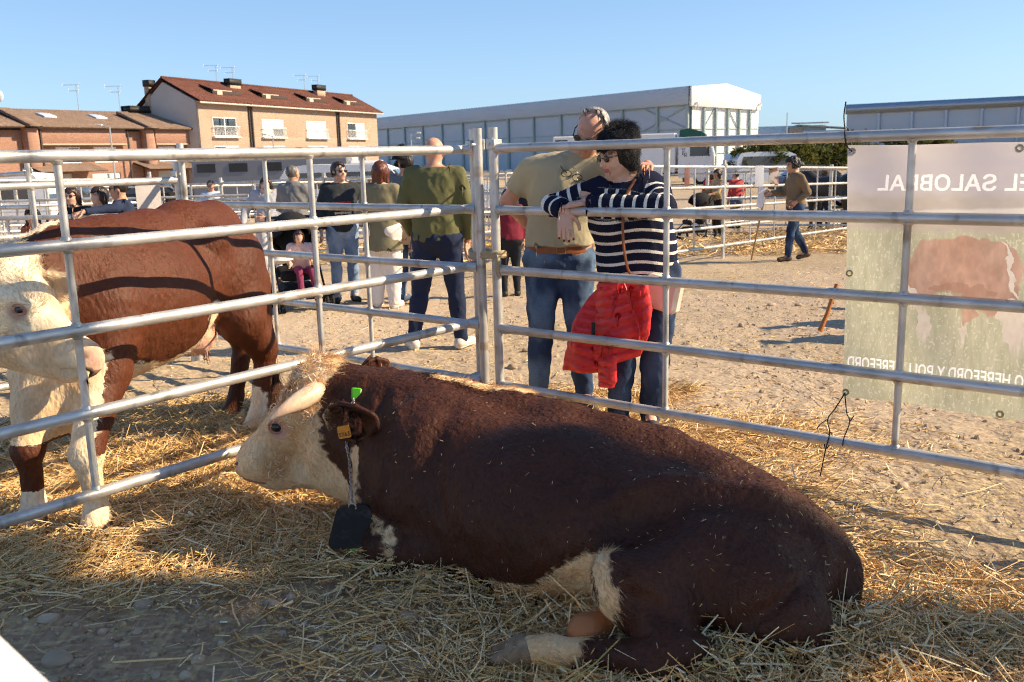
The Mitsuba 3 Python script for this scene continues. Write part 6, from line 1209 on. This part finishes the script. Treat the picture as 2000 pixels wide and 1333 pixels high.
# white plastic tank close to the camera at the lower left
k = thing('water_tank', 'white plastic tank corner blurred close to the camera, lower left', 'tank')
e0, e1 = V(-.504, .826, 0), V(-.387, .715, 0); te = unit(e1 - e0); tn2 = V(te[1], -te[0], 0); tn2 = tn2 if tn2[0] < 0 else -tn2
tm_ = box(0, 0, 0, .9, .5, 1.1, bev=.02); put('shell', frame_mesh(tm_, (e0 + e1) / 2 + te * .12 + tn2 * .252 + V(0, 0, .555), te, np.cross((0, 0, 1), te), V(0, 0, 1)), mat((.85, .85, .83), .35), 20, parent=k)

# ---------------------------------------------------------------- straw
def left_of(P): return (P[:, 0] - L0[0]) * .7815 - (P[:, 1] - L0[1]) * .6239       # < 0: in the cow's pen
def bull_d(P):
    """distance on the ground to the bull's near outline"""
    pts = [(-.62, 3.30), (-.2, 3.12), (.05, 2.95), (.3, 2.75), (.45, 2.35), (.75, 2.45), (1.0, 2.55), (1.15, 2.75), (1.1, 3.0), (.6, 3.3), (.1, 3.75), (-.4, 3.95)]
    from shapely import contains_xy
    from shapely import distance, points
    poly = Polygon(pts); g = points(P[:, 0], P[:, 1]); d = distance(g, poly); return d
def density(P):
    x, y = P[:, 0], P[:, 1]; n = meshkit.fbm(np.stack([x * 1.6, y * 2.2, 0 * x], 1), 3, 71)
    d = np.zeros(len(P)); L_ = left_of(P)
    d = np.maximum(d, .95 * np.clip((y - 3.05 + .25 * (n - .5)) * 3.0, 0, 1) * (L_ < .9) * (y < 5.8))                # cow pen and along the divider
    d = np.maximum(d, .60 * np.clip((y - 2.95) * 3, 0, 1) * (x < .1) * (y < 4.2) * (L_ > -.4) * (.4 + n))
    d = np.maximum(d, np.clip((x + .95) * .75, 0, .62) * (y < 3.3) * (x < .9) * (.35 + 1.3 * n) * .9)       # thin litter in front of the bull
    d = np.maximum(d, np.clip((x + .25) * 2.5, 0, 1) * np.clip((1.95 - x + (3.0 - y) * .35) * 2.2, 0, 1) * np.clip((3.55 - y - (x - 1.1) * .45) * 2.5, 0, 1) * (x > .2 - (y < 2.6) * .2))         # heap round the rump
    bd = bull_d(P); d = np.maximum(d, .9 * np.exp(-(bd / .16) ** 2))
    pr = (x - R0[0]) * -.6239 + (y - R0[1]) * -.7815                                                    # > 0 inside the pen
    d = np.maximum(d, .55 * np.exp(-((x - 1.2) / .55) ** 2 - ((y - 4.75) / .45) ** 2) * (.4 + n)); d = np.maximum(d, .7 * (x > .35) * np.exp(-((y - 4.05 + .2 * x) / .45) ** 2) * np.exp(-((x - .9) / .5) ** 2))
    return np.clip(d, .012, 1)
def straw(key, n, box_, dens, zfun, lab, seed, Lr=(.04, .2), r0=.0017, cat='straw', tilt=.22):
    r = np.random.default_rng(seed); x0, x1, y0, y1 = box_; P = np.stack([r.uniform(x0, x1, n * 5), r.uniform(y0, y1, n * 5)], 1)
    d = dens(P); k = r.uniform(0, 1, len(P)) < d; P, d = P[k][:n], d[k][:n]; m = len(P)
    L_ = r.uniform(*Lr, m) * r.choice([.25, .5, .85, 1.25], m, p=[.34, .32, .26, .08]); a = 9 * meshkit.fbm(np.c_[P * 1.1, 0 * P[:, 0]], 2, 91) + r.normal(0, .8, m) + np.pi * r.integers(0, 2, m); ti = r.normal(0, tilt, m) * (.3 + d)
    D = np.stack([np.cos(a) * np.cos(ti), np.sin(a) * np.cos(ti), np.sin(ti)], 1)
    z = gz(P[:, 0], P[:, 1]) + zfun(P) * r.uniform(0, 1, m) ** .7 + .003 + np.maximum(0, -D[:, 2]) * L_
    t = r.uniform(0, 1, (m, 1)); col = V(.53, .32, .10) * (1 - t) + V(.85, .65, .35) * t; g = r.uniform(0, 1, m); col[g < .10] = V(.25, .14, .05); col[g > .93] = V(.86, .74, .48); col[(g > .90) & (g < .93)] = V(.48, .40, .13)
    M_, C_ = ribbons(np.c_[P, z], D, L_, r0 * r.gamma(4, .25, m).clip(.4, 2.2), r.normal(0, .16, (m, 3)) * L_[:, None] * V(1, 1, .5), col, 2, 3, taper=False)
    if key in scene: key = free(key)
    put(key, M_, 'straw_paint', False, color=C_); labels[key] = {'label': lab, 'category': cat, 'kind': 'stuff'}
heap = lambda P: .015 + .07 * np.exp(-(bull_d(P) / .22) ** 2) + .05 * (left_of(P) < .2) + .045 * np.clip((P[:, 0] - .3) * 2, 0, 1) * (P[:, 1] < 3.6)
straw('straw', 120000, (-3.0, 2.4, 2.1, 6.0), density, heap, 'golden barley straw bedding scattered in both near pens', 81)
straw('straw', 40000, (-2.4, 2.3, 2.1, 5.6), lambda P: density(P) ** 1.5, lambda P: heap(P) * 1.1, 'short chopped straw and chaff among the bedding', 82, (.015, .05), .0028)
straw('straw', 9000, (-8, 6, 4.5, 14), lambda P: .25 + .75 * meshkit.fbm(np.c_[P * .8, P[:, 0] * 0], 3, 73) ** 2, lambda P: .004 + 0 * P[:, 0], 'thin straw litter trodden into the aisle', 83, (.03, .12), .0024, tilt=.05)
def far_straw(P): return np.clip(meshkit.fbm(np.c_[P * .45, P[:, 0] * 0], 3, 77) * 2.6 - .9, .02, 1)
straw('straw', 16000, (-7, 9.5, 16.4, 24), far_straw, lambda P: .02 + .10 * far_straw(P), 'yellow straw bedding in the pens beyond the aisle', 84, (.15, .4), .008)
# chaff clinging to the bull
P_, fi = trimesh.sample.sample_surface(bull_mesh, 2600, seed=9); N_ = bull_mesh.face_normals[fi]; k_ = (N_[:, 2] > -.1) & (P_[:, 0] > -.55) & (np.random.default_rng(4).uniform(0, 1, 2600) < .25 + .5 * (P_[:, 0] > .5)); P_, N_ = P_[k_], N_[k_]; r_ = np.random.default_rng(6)
D_ = np.cross(N_, r_.normal(0, 1, N_.shape)) + N_ * r_.normal(0, .2, (len(N_), 1)); M_, C_ = ribbons(P_ + N_ * .013, D_, r_.uniform(.003, .016, len(P_)), r_.uniform(.0005, .0011, len(P_)), r_.normal(0, .002, P_.shape), V(.62, .46, .24) * r_.uniform(.4, 1.1, (len(P_), 1)), 1, 3, taper=False)
put('chaff', M_, 'straw_paint', False, color=C_); labels['chaff'] = {'label': 'tiny bits of straw and chaff clinging to the back of the bull', 'category': 'chaff', 'kind': 'stuff'}
